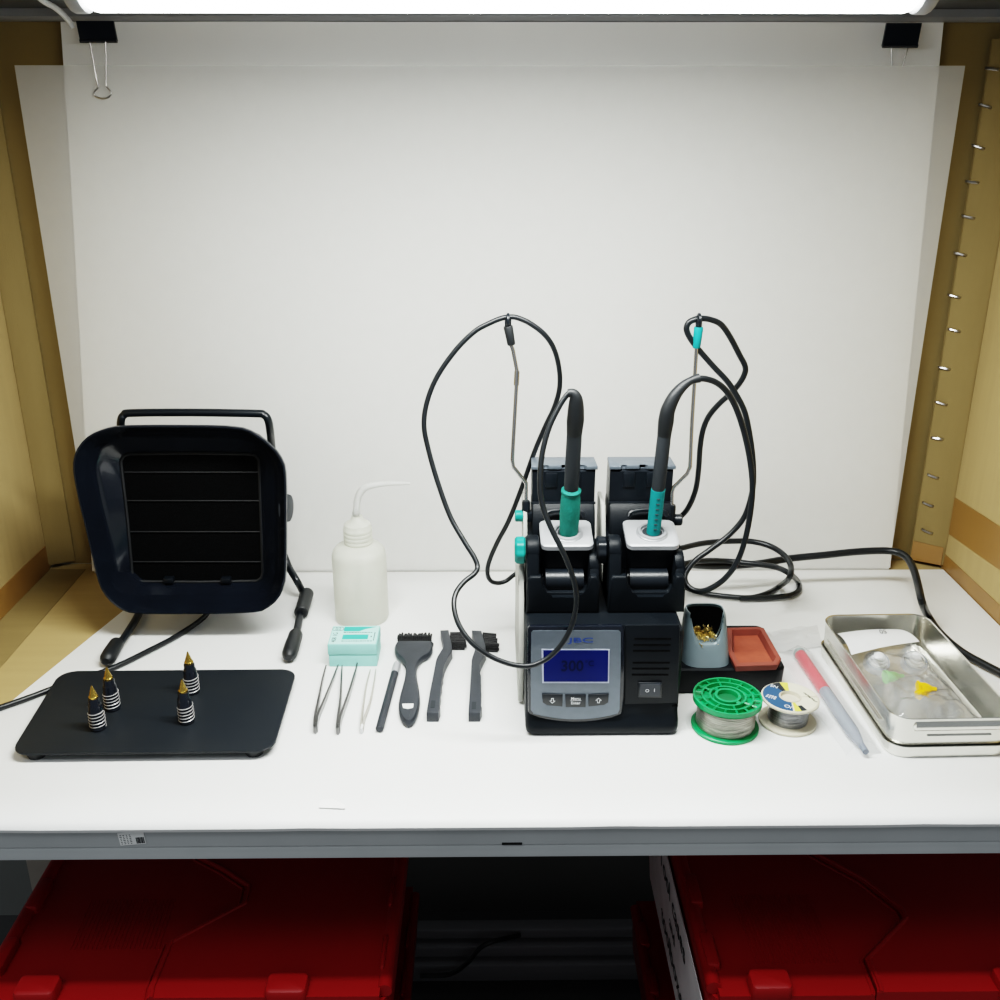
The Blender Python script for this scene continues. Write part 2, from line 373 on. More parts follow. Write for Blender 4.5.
# ---- lamp
YLA = .77; xa = Q(89, 5, YLA).x; xb = Q(913, 5, YLA).x; zl = Q(500, 13, YLA).z
lt = thing('batten_light', ((xa+xb)/2, YLA, .689), 'long white LED batten light under the upper shelf', 'lamp')
bm = B(); box(bm, xa-.012, xb+.012, YLA-.028, YLA+.028, zl+.020, .6895, .003); obj('housing', bm, 'alu', lt)
bm = B(); rings = []
for s, x in [(.80, xa), (.93, xa+.0015), (1, xa+.006), (1, xb-.006), (.93, xb-.0015), (.80, xb)]:
    rings.append([V((x, YLA+.024*s*math.cos(R(t)), zl+.022-.022*s*math.sin(R(t)))) for t in range(0, 181, 12)])
loft(bm, rings); obj('diffuser', bm, 'glow', lt, label='glowing white diffuser')
for x0, x1 in ((xa-.011, xa-.0005), (xb+.0005, xb+.011)):
    bm = B(); prism(bm, [(YLA+.027*math.cos(R(t)), zl+.026-.027*math.sin(R(t))) for t in range(0, 181, 15)], x0, x1, mYZ, .002); obj('end_cap', bm, 'alu', lt)
bm = B(); tube(bm, catmull([Q(28, -14, 1.1), Q(42, 0, 1.15), Q(57, 9, 1.2), Q(68, 20, 1.232), Q(73, 28, 1.236)], 6), .0032, 8)
tag(obj('white_cord', bm, 'white_pl', at=Q(68, 20, 1.236)), 'short white power cord by the left end of the lamp', 'cord')

# ---- binder clips
def clip(px0, px1, py0, py1, skew, hx, lab, covered):
    Y = 1.238; a = Q(px0, py0, Y); b = Q(px1, py0, Y); c = Q(px1+skew, py1, Y-.008); d = Q(px0+skew, py1, Y-.008)
    t = thing('binder_clip', (a+b)/2, lab, 'binder clip')
    bm = B(); f = [a, b, c, d]; up = V((0, .018, 0)); 
    loft(bm, [f, [p+V((0, .0035, 0)) for p in f]]); 
    bb = [a+V((0, .0085, 0)), b+V((0, .0085, 0)), c+V((0, .018, .0)), d+V((0, .018, 0))]
    bb = [V((p.x, p.y, p.z)) for p in bb]
    for e0, e1 in ((d, c),): cyl(bm, e0, e1, .0021, n=10)
    obj('clamp', bm, 'clip', t)
    bm = B(); tube(bm, catmull([Q(x, y, Yh) for x, y, Yh in hx], 6), .0010, 8); obj('wire_handle', bm, 'wire', t, label='bent steel wire handle')
yh = 1.229
clip(76, 113, 21, 41, 4, [(90, 42, yh), (93, 60, yh), (97, 82, yh), (98.5, 87, yh), (94.5, 92, yh), (95, 96, yh), (102, 98.5, yh), (109, 97, yh), (111, 92.5, yh), (107, 87, yh), (106, 82, yh), (106, 60, yh), (105.5, 42, yh)], 'black binder clip with wire handle at the upper left of the backdrop', False)
yh = 1.2445
clip(887, 922, 23, 46, -4.5, [(891.5, 47, yh), (891.8, 65, yh), (892, 84, yh), (889, 91, yh), (895, 97, yh), (901, 91, yh), (900, 84, yh), (903, 65, yh), (908, 47, yh)], 'black binder clip whose handle hangs behind the upper right of the board', True)

# ================================================================== CRATES
def crate(x0, x1, y0, y1, zt, h, zig, label, lab_side=None, ridge=None, name='red_crate', detail=True, ridge_half=0):
    t = thing(name, ((x0+x1)/2, (y0+y1)/2, zt-h), label, 'crate', 'red lidded crates under the bench')
    bm = B(); rings = []
    for z, d in ((zt-h, .035), (zt-.075, .014), (zt-.07, .002), (zt-.03, .0), (zt-.012, .0), (zt-.012, .006)):
        rings.append([V((u, v, z)) for u, v in rrect(x0+d, x1-d, y0+d, y1-d, .02, 4)])
    loft(bm, rings); obj('crate_body', bm, 'red', t)
    zl0 = zt-.0115
    # two lid halves that interlock along a zigzag
    for side in (0, 1):
        bm = B(); top = zt-(.004 if side == 0 else 0)
        pts = list(zig) + ([(x0+.008, zig[-1][1]), (x0+.008, zig[0][1])] if side == 0 else [(x1-.008, zig[-1][1]), (x1-.008, zig[0][1])])
        if side == 0: pts = [(u-.0012 if i < len(zig) else u, v) for i, (u, v) in enumerate(pts)]
        prism(bm, pts, zl0, top)
        # raised beads along the seam and front lip
        s = -1 if side == 0 else 1
        tube(bm, [V((u+s*.004, v, top)) for u, v in zig], .0022 if side else .0016, 8)
        lid = obj('lid_flap', bm, 'red', t)
        if ridge and side == ridge_half:
            bm = B(); rx0, rx1, ry0, ry1 = ridge; n = 22
            for i in range(n):
                x = rx0+(rx1-rx0)*i/(n-1); s_ = .02*(1 if side == 0 else 1)
                cyl(bm, (x, ry1, top), (x+.004, ry0, top), .0007, n=6)
            obj('grip_ridges', bm, 'red', lid)
        for fx in ((.30,) if side == 0 else (.62,)):
            xx = (x0+.02 if side == 0 else zig[-1][0]+.01); w = (zig[-1][0]-x0-.03 if side == 0 else x1-zig[-1][0]-.03)
            bm = B(); prism(bm, rrect(xx+w*fx-.02, xx+w*fx+.02, y0-.004, y0+.022, .006, 4), zt-.01, zt+.010, bev=.004); obj('lid_tab', bm, 'red', lid)
    # hinge rails on both long sides
    for x, s in ((x0, 1), (x1, -1)):
        bm = B(); cyl(bm, (x+s*.004, y0+.01, zt-.004), (x+s*.004, y1-.01, zt-.004), .0075, n=12)
        yy = y0+.03
        while yy < y1-.06:
            box(bm, x-.005+s*.006, x+.005+s*.010, yy, yy+.045, zt-.014, zt+.006, .004); yy += .085
        obj('hinge_rail', bm, 'red', t)
    if lab_side:
        bm = B(); ya, yb = lab_side; xs = x0-.0012
        q = [V((xs+.010, ya, zt-.20)), V((xs+.010, yb, zt-.20)), V((xs-.002, yb, zt-.03)), V((xs-.002, ya, zt-.03))]
        loft(bm, [q, [p-V((.001, 0, 0)) for p in q]]); lb = obj('paper_label', bm, 'sticker', t, label='white paper label with black writing')
        uy = (q[3]-q[0]).normalized()
        for i, (s, sz) in enumerate((('Tool cases', .040), ('and', .026), ('toolboxes', .040))):
            text('label_writing', s, q[0].lerp(q[2], .5)+uy*(.048-.045*i)-V((.0012, 0, 0)), (0, -1, 0), uy, sz, 'ink', lb)
    return t
def ZG(px, z): return [(P(x, y, z).x, P(x, y, z).y) for x, y in px]
zt = -.215
# left pair
zg = ZG([(145, 1003), (149, 987), (168, 942), (242, 903), (246, 886), (222, 870), (198, 858)], zt); zg = [(zg[0][0], .735)]+zg[1:]+[(zg[-1][0]-.06, 1.02), (zg[-1][0]-.06, 1.09), (zg[-1][0], 1.16), (zg[-1][0], 1.32)]
crate(-.500, -.101, .735, 1.325, zt, .305, zg, 'red plastic lidded crate under the left side of the bench', ridge=(-.435, -.345, .80, .87))
zg2 = ZG([(882, 1003), (877, 988), (865, 958), (903, 918), (899, 909), (862, 880), (812, 853)], zt); zg2 = [(zg2[0][0], .735)]+zg2[1:]+[(zg2[-1][0]-.03, 1.0), (zg2[-1][0]-.03, 1.1), (zg2[-1][0], 1.16), (zg2[-1][0], 1.32)]
crate(.2125, .612, .735, 1.325, zt, .305, zg2, 'red plastic lidded crate under the right side of the bench with a white side label', lab_side=(.74, 1.12), ridge=(.262, .345, .775, .87))
zz = [(-.33, .66), (-.30, .85), (-.27, 1.0), (-.33, 1.24)]
crate(-.515, -.114, .66, 1.235, -.536, .292, zz, 'red crate below the left crate, only its dark side edge showing')
zz = [(.38, .66), (.41, .85), (.44, 1.0), (.38, 1.21)]
crate(.212, .612, .66, 1.205, -.536, .292, zz, 'red crate below the right crate, only its dark side edge showing')
bm = B(); tube(bm, catmull([Q(420, 976, 1.30), Q(450, 974, 1.30), Q(468, 962, 1.30), Q(480, 948, 1.305), Q(494, 941, 1.31), Q(520, 935, 1.33)], 6), .004, 8)
tag(obj('black_cord', bm, 'cable', at=Q(468, 962, 1.30)), 'thin black cord hanging over the lower shelf beam in the dark gap', 'cord')
#@@PART2
# ================================================================== FUME EXTRACTOR
ex = thing('fume_extractor', (-.33, 1.06, 0), 'black fume extractor with a square hood on a bent tube stand', 'fume extractor')
HO = Q(180, 613, 1.045); HN = V((.0, -1, .10)).normalized()
out_px = [(105.6, 428.5), (122, 426), (180, 425.5), (237, 427), (256, 434), (272, 446), (282, 459), (286, 475), (286.5, 520), (286, 572), (283, 588), (277, 600), (267, 608), (254, 612), (200, 613.5), (136, 613), (120, 608), (108, 598), (100, 585), (94, 562), (86, 528), (78, 495), (73.5, 468), (76, 452), (84, 440), (94, 433)]
in_px = [(126, 454), (190, 453), (254, 454), (259, 458), (261, 515), (263, 576), (258, 580.5), (200, 581.5), (140, 581), (133, 577), (128, 520), (121, 459)]
def resample(poly, N=96):
    c = sum((p for p in poly), V((0, 0, 0)))/len(poly); ux = V((1, 0, 0)); uz = HN.cross(ux); uz = uz if uz.z > 0 else -uz
    q = [((p-c).dot(ux), (p-c).dot(uz)) for p in poly]; out = []
    for i in range(N):
        a = 2*math.pi*i/N; d = V((math.cos(a), math.sin(a))); best = 0
        for (x0, y0), (x1, y1) in zip(q, q[1:]+q[:1]):
            e = V((x1-x0, y1-y0)); den = d.x*e.y-d.y*e.x
            if abs(den) < 1e-9: continue
            t = (x0*e.y-y0*e.x)/den; s = (x0*d.y-y0*d.x)/den
            if t > 0 and -1e-6 <= s <= 1+1e-6: best = max(best, t)
        out.append(c+ux*(d.x*best)+uz*(d.y*best))
    return out, c
oc = catmull([PL(x, y, HO, HN) for x, y in out_px+[out_px[0]]], 4)[:-1]
O, oc_ = resample(oc)
DB = .044
I, ic_ = resample([PL(x, y, HO-HN*DB, HN) for x, y in in_px])
def mix(t, push, s=1.0): return [oc_.lerp(o, s).lerp(ic_.lerp(i, 1), t) - HN*push for o, i in zip(O, I)]
bm = B()
rings = [[oc_+(o-oc_)*(1.0-.22*t)-HN*(.056*t) for o in O] for t in (1, .9, .6, .3, .08)]
rings += [[oc_+(o-oc_)*1.004-HN*.002 for o in O], [oc_+(o-oc_)*1.0+HN*.0015 for o in O], [oc_+(o-oc_)*.985+HN*.0015 for o in O], [oc_+(o-oc_)*.975-HN*.001 for o in O]]
for t in (.1, .22, .32, .4, .5, .65, .8, .92, 1.0):
    dep = .0245*t/.35 if t < .35 else .0245+.030*(t-.35)
    o2 = []
    for o, i in zip(O, I):
        oo = oc_+(o-oc_)*.972; ii = i+HN*DB   # both in the opening plane
        o2.append(oo.lerp(ii, t)-HN*dep)
    rings.append(o2)
loft(bm, rings, True, False); obj('hood', bm, 'black_gloss', ex, 50)
# fan housing behind
bm = B(); U = V((1, 0, 0)); W = HN.cross(U); W = W if W.z > 0 else -W
bc = oc_-HN*.055
rings = []
for d, s in ((0, 1), (.07, .98), (.085, .90)):
    rings.append([bc-HN*d+U*u*s+W*v*s for u, v in rrect(-.078, .078, -.075, .075, .02)])
loft(bm, rings); obj('fan_housing', bm, 'black', ex)
# filter, grille
bm = B(); loft(bm, [[p-HN*.0005 for p in I], [p-HN*.006 for p in I]]); obj('filter', bm, 'foam', ex, label='black foam filter')
bm = B()
tube(bm, [p+HN*.0012 for p in I], .0017, 6, True)
for y in (472, 500.5, 531.5, 561.5):
    t = (y-454)/127; a = PL(121+12*t+2, y, HO-HN*DB, HN)+HN*.001; b = PL(259+4*t-1, y, HO-HN*DB, HN)+HN*.001; cyl(bm, a, b, .0009, n=6)
gr = obj('grille', bm, 'black_matte', ex)
for x in (170, 227):
    bm = B(); c = PL(x, 579, HO-HN*DB, HN)+HN*.003; box(bm, c.x-.006, c.x+.006, c.y-.005, c.y+.004, c.z-.003, c.z+.004, .0015); obj('clip', bm, 'black', ex)
# tube stand: handle, side bars, legs
hy = 1.105
bm = B()
path = [Q(121, 446, 1.17), Q(121, 436, 1.125), Q(121, 421, hy), Q(124, 415, hy), Q(132, 413, hy), Q(190, 412.5, hy), Q(255, 413.5, hy), Q(264, 415, hy), Q(268, 420, hy), Q(270, 430, 1.115), Q(272, 450, 1.15), Q(276, 500, 1.18), Q(280, 540, 1.185), Q(288, 565, 1.172), Q(297, 581, 1.153), Q(303, 594, 1.16), Q(303, 602, 1.150), P(298, 626, .0100), P(291, 650, .0104)]
path[-4].z = max(path[-4].z, .0085); path[-3].z = max(path[-3].z, .0085)
tube(bm, catmull(path, 6), .0046, 10)
lf = [Q(121, 446, 1.17), Q(124, 500, 1.19), Q(136, 580, 1.185), P(141, 606, .0095), P(128, 632, .0098), P(109, 657, .0104)]
tube(bm, catmull(lf, 6), .0046, 10); obj('tube_frame', bm, 'black', ex)
for a, b in (((117, 643), (106, 661)), ((296, 634), (288.5, 657))):
    p, q = P(*a, .0106), P(*b, .0106); d = (q-p).normalized(); L_ = (q-p).length
    bm = B(); lathe(bm, [(.0075, 0), (.0082, .002), (.0088, L_*.6), (.0086, L_*.85), (.0072, L_*.96), (.004, L_+.0015)], p, d, 18); obj('rubber_foot', bm, 'rubber', ex)
bm = B(); p, q = Q(307.5, 598, 1.152), P(301, 613, .011); p.z = max(p.z, .0115); lathe(bm, [(.0075, 0), (.0085, .001), (.0085, (q-p).length-.001), (.0075, (q-p).length)], p, q-p, 16); obj('sleeve', bm, 'rubber', ex)
bm = B(); kc = Q(284.5, 508, 1.085); lathe(bm, [(.009, -.004), (.0155, -.002), (.0165, .003), (.0155, .006), (.010, .0075)], kc, (1, -.12, 0), 24); obj('pivot_knob', bm, 'grip', ex, label='grey round pivot knob')
cp = [Q(212, 600, 1.13), P(205, 616, .006), P(180, 634, .0052), P(150, 650, .0052), P(110, 669, .0052), P(60, 686, .0052), P(25, 699, .0052), P(-30, 718, .0052)]
bm = B(); tube(bm, catmull(cp, 8), .0032, 10); obj('power_cable', bm, 'cable', ex)

# ================================================================== MAGNETIC PLATE AND POSTS
mp = thing('magnetic_base_plate', (-.34, .905, ZT), 'flat black rounded steel base plate carrying four spring posts', 'base plate')
zp = .0125
bm = B(); corners = [P(10, 753.5, zp), P(272.5, 750.5, zp), P(297, 669, zp), P(61, 671, zp)]
def rpoly(cs, r, n=6):
    out = []
    for i, b in enumerate(cs):
        a, c = cs[i-1], cs[(i+1) % len(cs)]; d1 = (a-b).normalized(); d2 = (c-b).normalized()
        h = math.acos(max(-1, min(1, d1.dot(d2))))/2; tl = r/math.tan(h); ctr = b+(d1+d2).normalized()*(r/math.sin(h))
        p0 = b+d1*tl-ctr; p1 = b+d2*tl-ctr; ang = math.acos(max(-1, min(1, p0.normalized().dot(p1.normalized()))))
        for k in range(n+1):
            t = k/n; out.append(ctr+(p0*math.sin((1-t)*ang)+p1*math.sin(t*ang))/math.sin(ang))
    return out
rp_ = [(p.x, p.y) for p in rpoly(corners, .016)]
prism(bm, rp_, zp-.0025, zp, bev=.0006, seg=1); obj('plate', bm, 'plate', mp, 30)
for i, c in enumerate(corners):
    g = c.lerp(sum(corners, V((0, 0, 0)))/4, .16); bm = B(); lathe(bm, [(.008, 0), (.009, .002), (.009, zp-.0026-ZT)], (g.x, g.y, ZT), n=18); obj('rubber_foot', bm, 'rubber', mp)
def spring_post():
    t = thing('spring_post', (0, 0, 0), 'x', 'post', 'brass tipped spring posts on the black plate')
    bm = B(); lathe(bm, [(.0075, 0), (.0078, .0015), (.0075, .002), (.0073, .020), (.0069, .0205), (.0068, .0265), (.0058, .0285), (.0055, .029), (.0055, .0335), (.0048, .0345)], n=24); obj('post_body', bm, 'black_gloss', t)
    bm = B(); pts = []
    for i in range(0, 5*20+1):
        a = 2*math.pi*i/20; pts.append(V((.0075*math.cos(a), .0075*math.sin(a), .0022+.0180*i/100)))
    tube(bm, pts, .00048, 6); obj('spring', bm, 'spring', t, label='bright wire spring coils')
    bm = B(); lathe(bm, [(.0044, .0335), (.0047, .034), (.0047, .0365), (.0036, .0378), (.0034, .0395), (.0018, .0440), (.0006, .0480)], n=14); obj('brass_tip', bm, 'brass', t, label='pointed brass tip')
    return t
sp = spring_post()
labs = ['black spring post with brass tip nearest the left edge of the plate', 'black spring post with brass tip second from the left edge of the plate', 'black spring post with brass tip standing right in front of the farthest-back post', 'black spring post with brass tip farthest back on the plate']
for i, (x, y) in enumerate(((98.5, 728), (113, 708.5), (187, 721.5), (192.5, 692))):
    q = P(x, y, zp+.0002); o = sp if i == 0 else dup(sp, q); o.location = q; o['label'] = labs[i]; o.rotation_euler.z = i*.9

# ================================================================== WASH BOTTLE
bc_ = V(((P(333, 612).x+P(388, 612).x)/2+.0045, 1.104, ZT)); br = .0325
wb = thing('wash_bottle', bc_, 'milky translucent plastic wash bottle with a bent spout tube', 'bottle')
bm = B(); lathe(bm, [(br-.004, 0), (br-.001, .0012), (br, .004), (br, .084), (br-.0015, .090), (br-.006, .0955), (br-.014, .0985), (.0155, .100), (.0155, .104)], bc_, n=40, cap1=False); obj('bottle_body', bm, 'bottle', wb)
bm = B(); pr = [(.0168, .1005)]
for k in range(4): pr += [(.0172, .1015+k*.005), (.0172, .1035+k*.005), (.0166, .1045+k*.005)]
pr += [(.0155, .1245), (.011, .1275), (.008, .1300), (.0062, .1345)]
lathe(bm, pr, bc_, n=36); obj('screw_cap', bm, 'bottle', wb)
sy = bc_.y-.005; tp = [bc_+V((-.003, 0, .008)), bc_+V((-.002, 0, .06)), bc_+V((-.0012, 0, .132)), Q(356.5, 512, sy), Q(357.5, 500, sy), Q(361, 491.5, sy), Q(368, 486.5, sy), Q(380, 484.3, sy), Q(394, 483.3, sy), Q(410, 483.5, sy)]
bm = B(); tube(bm, catmull(tp, 6), [.0042]*6+[.0040, .0034, .0026, .0017], 12); obj('spout_tube', bm, 'spout', wb)

# ================================================================== TEAL BOX
q0 = P(329.3, 667.3, ZT); q1 = P(377.4, 666, ZT); tbx0, tbx1 = q0.x, q1.x; tby = (q0.y+q1.y)/2; tbh = .0285; tbd = .043
tb = thing('teal_box', ((tbx0+tbx1)/2, tby+tbd/2, ZT), 'small two-part teal box with dark printing on its lid', 'box')
bm = B(); box(bm, tbx0, tbx1, tby, tby+tbd, ZT, ZT+.0145, .0008); obj('box_base', bm, 'teal_box', tb)
bm = B(); box(bm, tbx0-.0008, tbx1+.0004, tby-.0006, tby+tbd+.0006, ZT+.0149, ZT+tbh, .0012); ld = obj('box_lid', bm, 'teal_box', tb)
bm = B(); box(bm, tbx0+.0006, tbx1-.0008, tby+.0006, tby+tbd-.0006, ZT+tbh-.0003, ZT+tbh+.0002); obj('lid_print_panel', bm, 'teal_box_top', ld)
zt2 = ZT+tbh+.0002; tw = tbx1-tbx0
def flat(bm, u0, u1, v0, v1, z, h=.0002, pts=None):
    pts = pts or [(u0, v0), (u1, v0), (u1, v1), (u0, v1)]
    pts = [(tbx0+tw*u, tby+tbd*v) for u, v in pts]; prism(bm, pts, z, z+h)
bm = B(); flat(bm, .26, .80, .25, .50, zt2); flat(bm, 0, 0, 0, 0, zt2, pts=[(.25, .68), (.58, .68), (.70, .80), (.93, .93), (.25, .93)]); obj('lid_blocks', bm, 'teal_dark', ld)
bm = B()
for v in (.14, .60):
    u = .26
    while u < .86:
        w_ = random.uniform(.02, .06); flat(bm, u, u+w_, v, v+.028, zt2); u += w_+.013
for k in range(3):
    c = (tbx0+tw*(.06+.065*k), tby+tbd*.82); tube(bm, [V((c[0]+.0028*math.cos(a*math.pi/8), c[1]+.004*math.sin(a*math.pi/8), zt2)) for a in range(16)], .0003, 4, True)
for k in range(9): flat(bm, .915, .935, .18+.05*k, .18+.05*k+random.uniform(.02, .04), zt2)
flat(bm, .85, .875, .36, .42, zt2)
obj('lid_print', bm, 'ink', ld)
text('lid_writing', '408 1G', (tbx0+tw*.10, tby+tbd*.36, zt2), (0, 1, 0), (-1, 0, 0), .0075, 'ink', ld, 0)

# ================================================================== HAND TOOLS
def ribbon(bm, pts, h0, h1, th, z):
    """flat spring leg standing on edge: path on the table, height tapering h0 > h1"""
    n = len(pts); rings = []
    for i, p in enumerate(pts):
        t = (pts[min(i+1, n-1)]-pts[max(i-1, 0)]).normalized(); s = V((-t.y, t.x, 0)); f = i/(n-1); h = h0+(h1-h0)*f**1.3; w_ = th*(1-.55*f)
        zc = z+h0/2
        rings.append([p+s*w_/2+V((0, 0, zc-h/2)), p-s*w_/2+V((0, 0, zc-h/2)), p-s*w_/2+V((0, 0, zc+h/2)), p+s*w_/2+V((0, 0, zc+h/2))])
    loft(bm, rings)
def tweezers(legA, legB, m, lab, h0=.0085, th=.0028, joint=None):
    o = P(*legA[0], 0); t = thing('tweezers', (o.x, o.y, ZT), lab, 'tweezers')
    for lg in (legA, legB):
        bm = B(); pts = [P(x, y, 0) for x, y in lg]; ribbon(bm, catmull(pts, 6), h0, .0012, th, ZT); obj('leg', bm, m, t)
    bm = B(); a = P(*legA[0], 0); b = P(*legB[0], 0); c = (a+b)/2; c.z = ZT
    box(bm, c.x-.0013, c.x+.0013, c.y-.003, c.y+.006, ZT, ZT+h0+.0004, .001); obj('joint', bm, joint or m, t)
tweezers([(315.2, 734), (315.8, 722), (319.5, 703), (323, 684), (326.5, 670)], [(316.6, 734), (318.5, 722), (326, 703), (332.5, 686), (338.5, 669.5)], 'tweezer', 'dark steel tweezers with straight legs, leftmost of the three tweezers')
tweezers([(337.6, 735), (338.5, 724), (341, 703), (341.8, 684), (342.4, 670)], [(339, 735), (341.5, 722), (349, 700), (354.2, 682), (355.8, 676), (358, 665.5)], 'tweezer', 'dark steel tweezers with one bent tip, lying in front of the teal box')
tweezers([(361.2, 734), (361.8, 724), (364, 706), (366.8, 688), (370.5, 673.5)], [(362.6, 734), (364.5, 724), (370.5, 706), (374, 688), (376, 673)], 'bone', 'pale fine-tipped tweezers, smallest of the three tweezers', .0065, .0020, 'white_pl')
# pencil
a = P(379.3, 729.5, ZT+.0042); b = P(394.6, 673.5, ZT+.0042); c = P(398, 663.5, ZT+.0042); ax = (b-a).normalized()
pn = thing('pen', a, 'slim black pen with a clear tip cap beside the flat brush', 'pen')
bm = B(); L_ = (b-a).length; lathe(bm, [(.0030, 0), (.0041, .0012), (.0042, .004), (.0042, L_)], a, ax, 8); obj('pen_barrel', bm, 'grip', pn)
bm = B(); L_ = (c-b).length; lathe(bm, [(.0044, 0), (.0044, L_*.75), (.0040, L_*.95), (.003, L_)], b, ax, 16); obj('tip_cap', bm, 'silver', pn, label='pale clear tip cap')
# flat brush
def topoly(pxs, z): return [(P(x, y, z).x, P(x, y, z).y) for x, y in pxs]
def z4(l, x0, y0, k=4.7619): return [(x0+u/k, y0+v/k) for u, v in l]
fb = thing('flat_brush', P(408, 690), 'wide black flat brush lying with its bristles toward the back', 'brush')
zf = ZT+.009
ol = z4([(463, 97), (452, 112), (450, 135), (460, 158), (480, 176), (497, 198), (503, 225), (498, 268), (484, 320), (472, 370), (469, 405), (474, 440), (490, 468), (515, 482), (540, 471), (558, 440), (568, 400), (571, 360), (565, 310), (556, 262), (556, 222), (566, 195), (586, 174), (615, 158), (631, 132), (630, 112), (622, 97)], 300, 620)
ol = topoly(ol, zf); sm = catmull([V((u, v, 0)) for u, v in ol]+[V((*ol[0], 0))], 3)[:-1]; ol = [(p.x, p.y) for p in sm]
bm = B(); i1 = inset(ol, .0022); hole = topoly(z4([(486, 402), (541, 401), (538, 420), (515, 426), (492, 421)], 300, 620), zf)
loft(bm, [[V((u, v, ZT)) for u, v in i1], [V((u, v, ZT+.003)) for u, v in ol], [V((u, v, zf-.003)) for u, v in ol], [V((u, v, zf)) for u, v in inset(ol, .0016)], [V((u, v, zf+.0004)) for u, v in inset(ol, .0035)]]); hnd = obj('brush_handle', bm, 'grip', fb)
bm = B(); prism(bm, hole, zf+.0003, zf+.0008); obj('hanging_hole', bm, 'sheet', fb, label='hanging hole showing the white table')
def tufts(bm, a, b, d, up, nn, mm, L_, jit):
    """block of bristle bundles: origin edge a-b, second row direction d, bristles grow along up"""
    for i in range(nn):
        for j in range(mm):
            p = a.lerp(b, (i+.5)/nn)+d*((j+.5)/mm); e = p+up*(L_*random.uniform(.93, 1.03))+V((random.uniform(-jit, jit), random.uniform(-jit, jit), random.uniform(-jit, jit)*.5)); e.z = max(e.z, ZT+.001)
            cyl(bm, p, e, (b-a).length/nn*.62, (b-a).length/nn*.50, 6)
bm = B(); a = P(397.5, 641.5, ZT+.001); b = P(431.5, 641.5, ZT+.001); tufts(bm, a, b, V((0, 0, .0068)), V((0, 1, 0)), 16, 3, (P(400, 632, zf).y-a.y)*1.04, .0012); obj('bristles', bm, 'bristle', fb)
def esd_brush(body, hole, bq, lab, name='bent_brush'):
    z1 = ZT+.0115; t = thing(name, P(*body[0]), lab, 'brush')
    pl = topoly(body, z1); bm = B(); prism(bm, pl, ZT, z1, bev=.0008, seg=2); obj('brush_handle', bm, 'grip', t)
    bm = B(); prism(bm, topoly(hole, z1), z1-.0002, z1+.0003); obj('hanging_hole', bm, 'ink', t)
    bm = B(); a, b, c = [P(x, y, ZT+.0012) for x, y in bq]; up = (c-a); L_ = up.length; up.normalize()
    tufts(bm, a, b, V((0, 0, .0095)), up, 7, 4, L_, .0010); obj('bristles', bm, 'bristle', t)
wav = [(659, 440), (668, 415), (661, 398), (666, 372), (671, 345), (666, 330), (676, 305), (671, 285), (682, 262), (677, 245), (687, 215), (700, 185), (725, 143), (722, 115), (708, 46)]
esd_brush(z4([(668, 48), (678, 90), (688, 128), (656, 172), (648, 192), (640, 235), (620, 335), (602, 440)]+wav, 300, 620), z4([(624, 384), (646, 384), (642, 418), (620, 418)], 300, 620), z4([(722, 142), (714, 92), (792, 142)], 300, 620), 'black antistatic brush with bent neck, next to the flat brush')
wav = [(857, 440), (866, 415), (858, 398), (862, 372), (864, 345), (857, 330), (863, 305), (857, 285), (862, 262), (854, 245), (855, 215), (864, 190), (886, 150), (882, 118), (864, 50)]
esd_brush(z4([(818, 48), (830, 92), (842, 128), (824, 168), (817, 190), (815, 240), (809, 335), (802, 440)]+wav, 300, 620), z4([(819, 390), (840, 390), (838, 424), (817, 424)], 300, 620), z4([(882, 150), (870, 94), (946, 154)], 300, 620), 'black antistatic brush with bent neck, nearest the soldering station')

# ================================================================== SOLDERING STATION
SX0, SX1, SY = .0340, .1862, .8500; SZ = .1150
ss = thing('soldering_station', ((SX0+SX1)/2, .95, ZT), 'black two-tool soldering station with blue display and grey faceplate', 'soldering station')
bm = B()
rings = []
for z, d in ((ZT+.0006, .003), (ZT+.003, .0008), (ZT+.008, 0), (.0125, 0), (.018, 0), (.0242, 0), (.100, -.0006), (SZ-.004, -.0006), (SZ-.001, .001), (SZ, .004)):
    rings.append([V((u, v, z)) for u, v in rrect(SX0+d, SX1-d, SY+.0040+d, 1.035-d, .008, 4)])
for rg_ in rings:
    for p in rg_:
        if p.y < SY+.016: p.y -= .0066*max(0, min(1, (.024-p.z)/.012))
loft(bm, rings); obj('station_body', bm, 'station', ss)
bm = B(); prism(bm, [(.905, .006), (1.030, .006), (1.034, .03), (1.034, .118), (.995, .155), (.925, .153), (.900, .125), (.893, .06)], SX0-.0060, SX0-.0004, mYZ, .0015); sd = obj('side_cover', bm, 'beige', ss, label='light grey side cover')
text('side_logo', 'JBC', V((SX0-.0063, .915, .138)), (0, .35, -1), (0, 1, .35), .014, 'ink', sd)
# front bezel
def fz(l): return [(510+u/5.263, 590+v/5.263) for u, v in l]
def FP(l, Y): return [((q:=Q(x, y, Y)).x, q.z) for x, y in l]
def arcpts(x0, x1, y, sag, n=10): return [(x0+(x1-x0)*i/n, y+sag*(1-(2*i/n-1)**2)) for i in range(n+1)]
bz = fz([(94, 206), (104, 195), (590, 192), (602, 204)]+[(600, 400), (597, 560), (590, 645)]+[(x, y) for x, y in arcpts(585, 105, 657, 36)]+[(95, 640), (92, 420)])
bm = B(); prism(bm, FP(bz, SY), SY, SY+.006, mXZ, .0012); bzo = obj('front_bezel', bm, 'black_gloss', ss)
fp = fz([(112, 224), (122, 214), (572, 213), (583, 224), (582, 420), (576, 630)]+arcpts(566, 124, 650, 30)+[(110, 632), (109, 420)])
bm = B(); prism(bm, FP(fp, SY-.0006), SY-.0007, SY+.001, mXZ); fpo = obj('faceplate', bm, 'face', ss, label='grey faceplate around the display')
Yf = SY-.0009
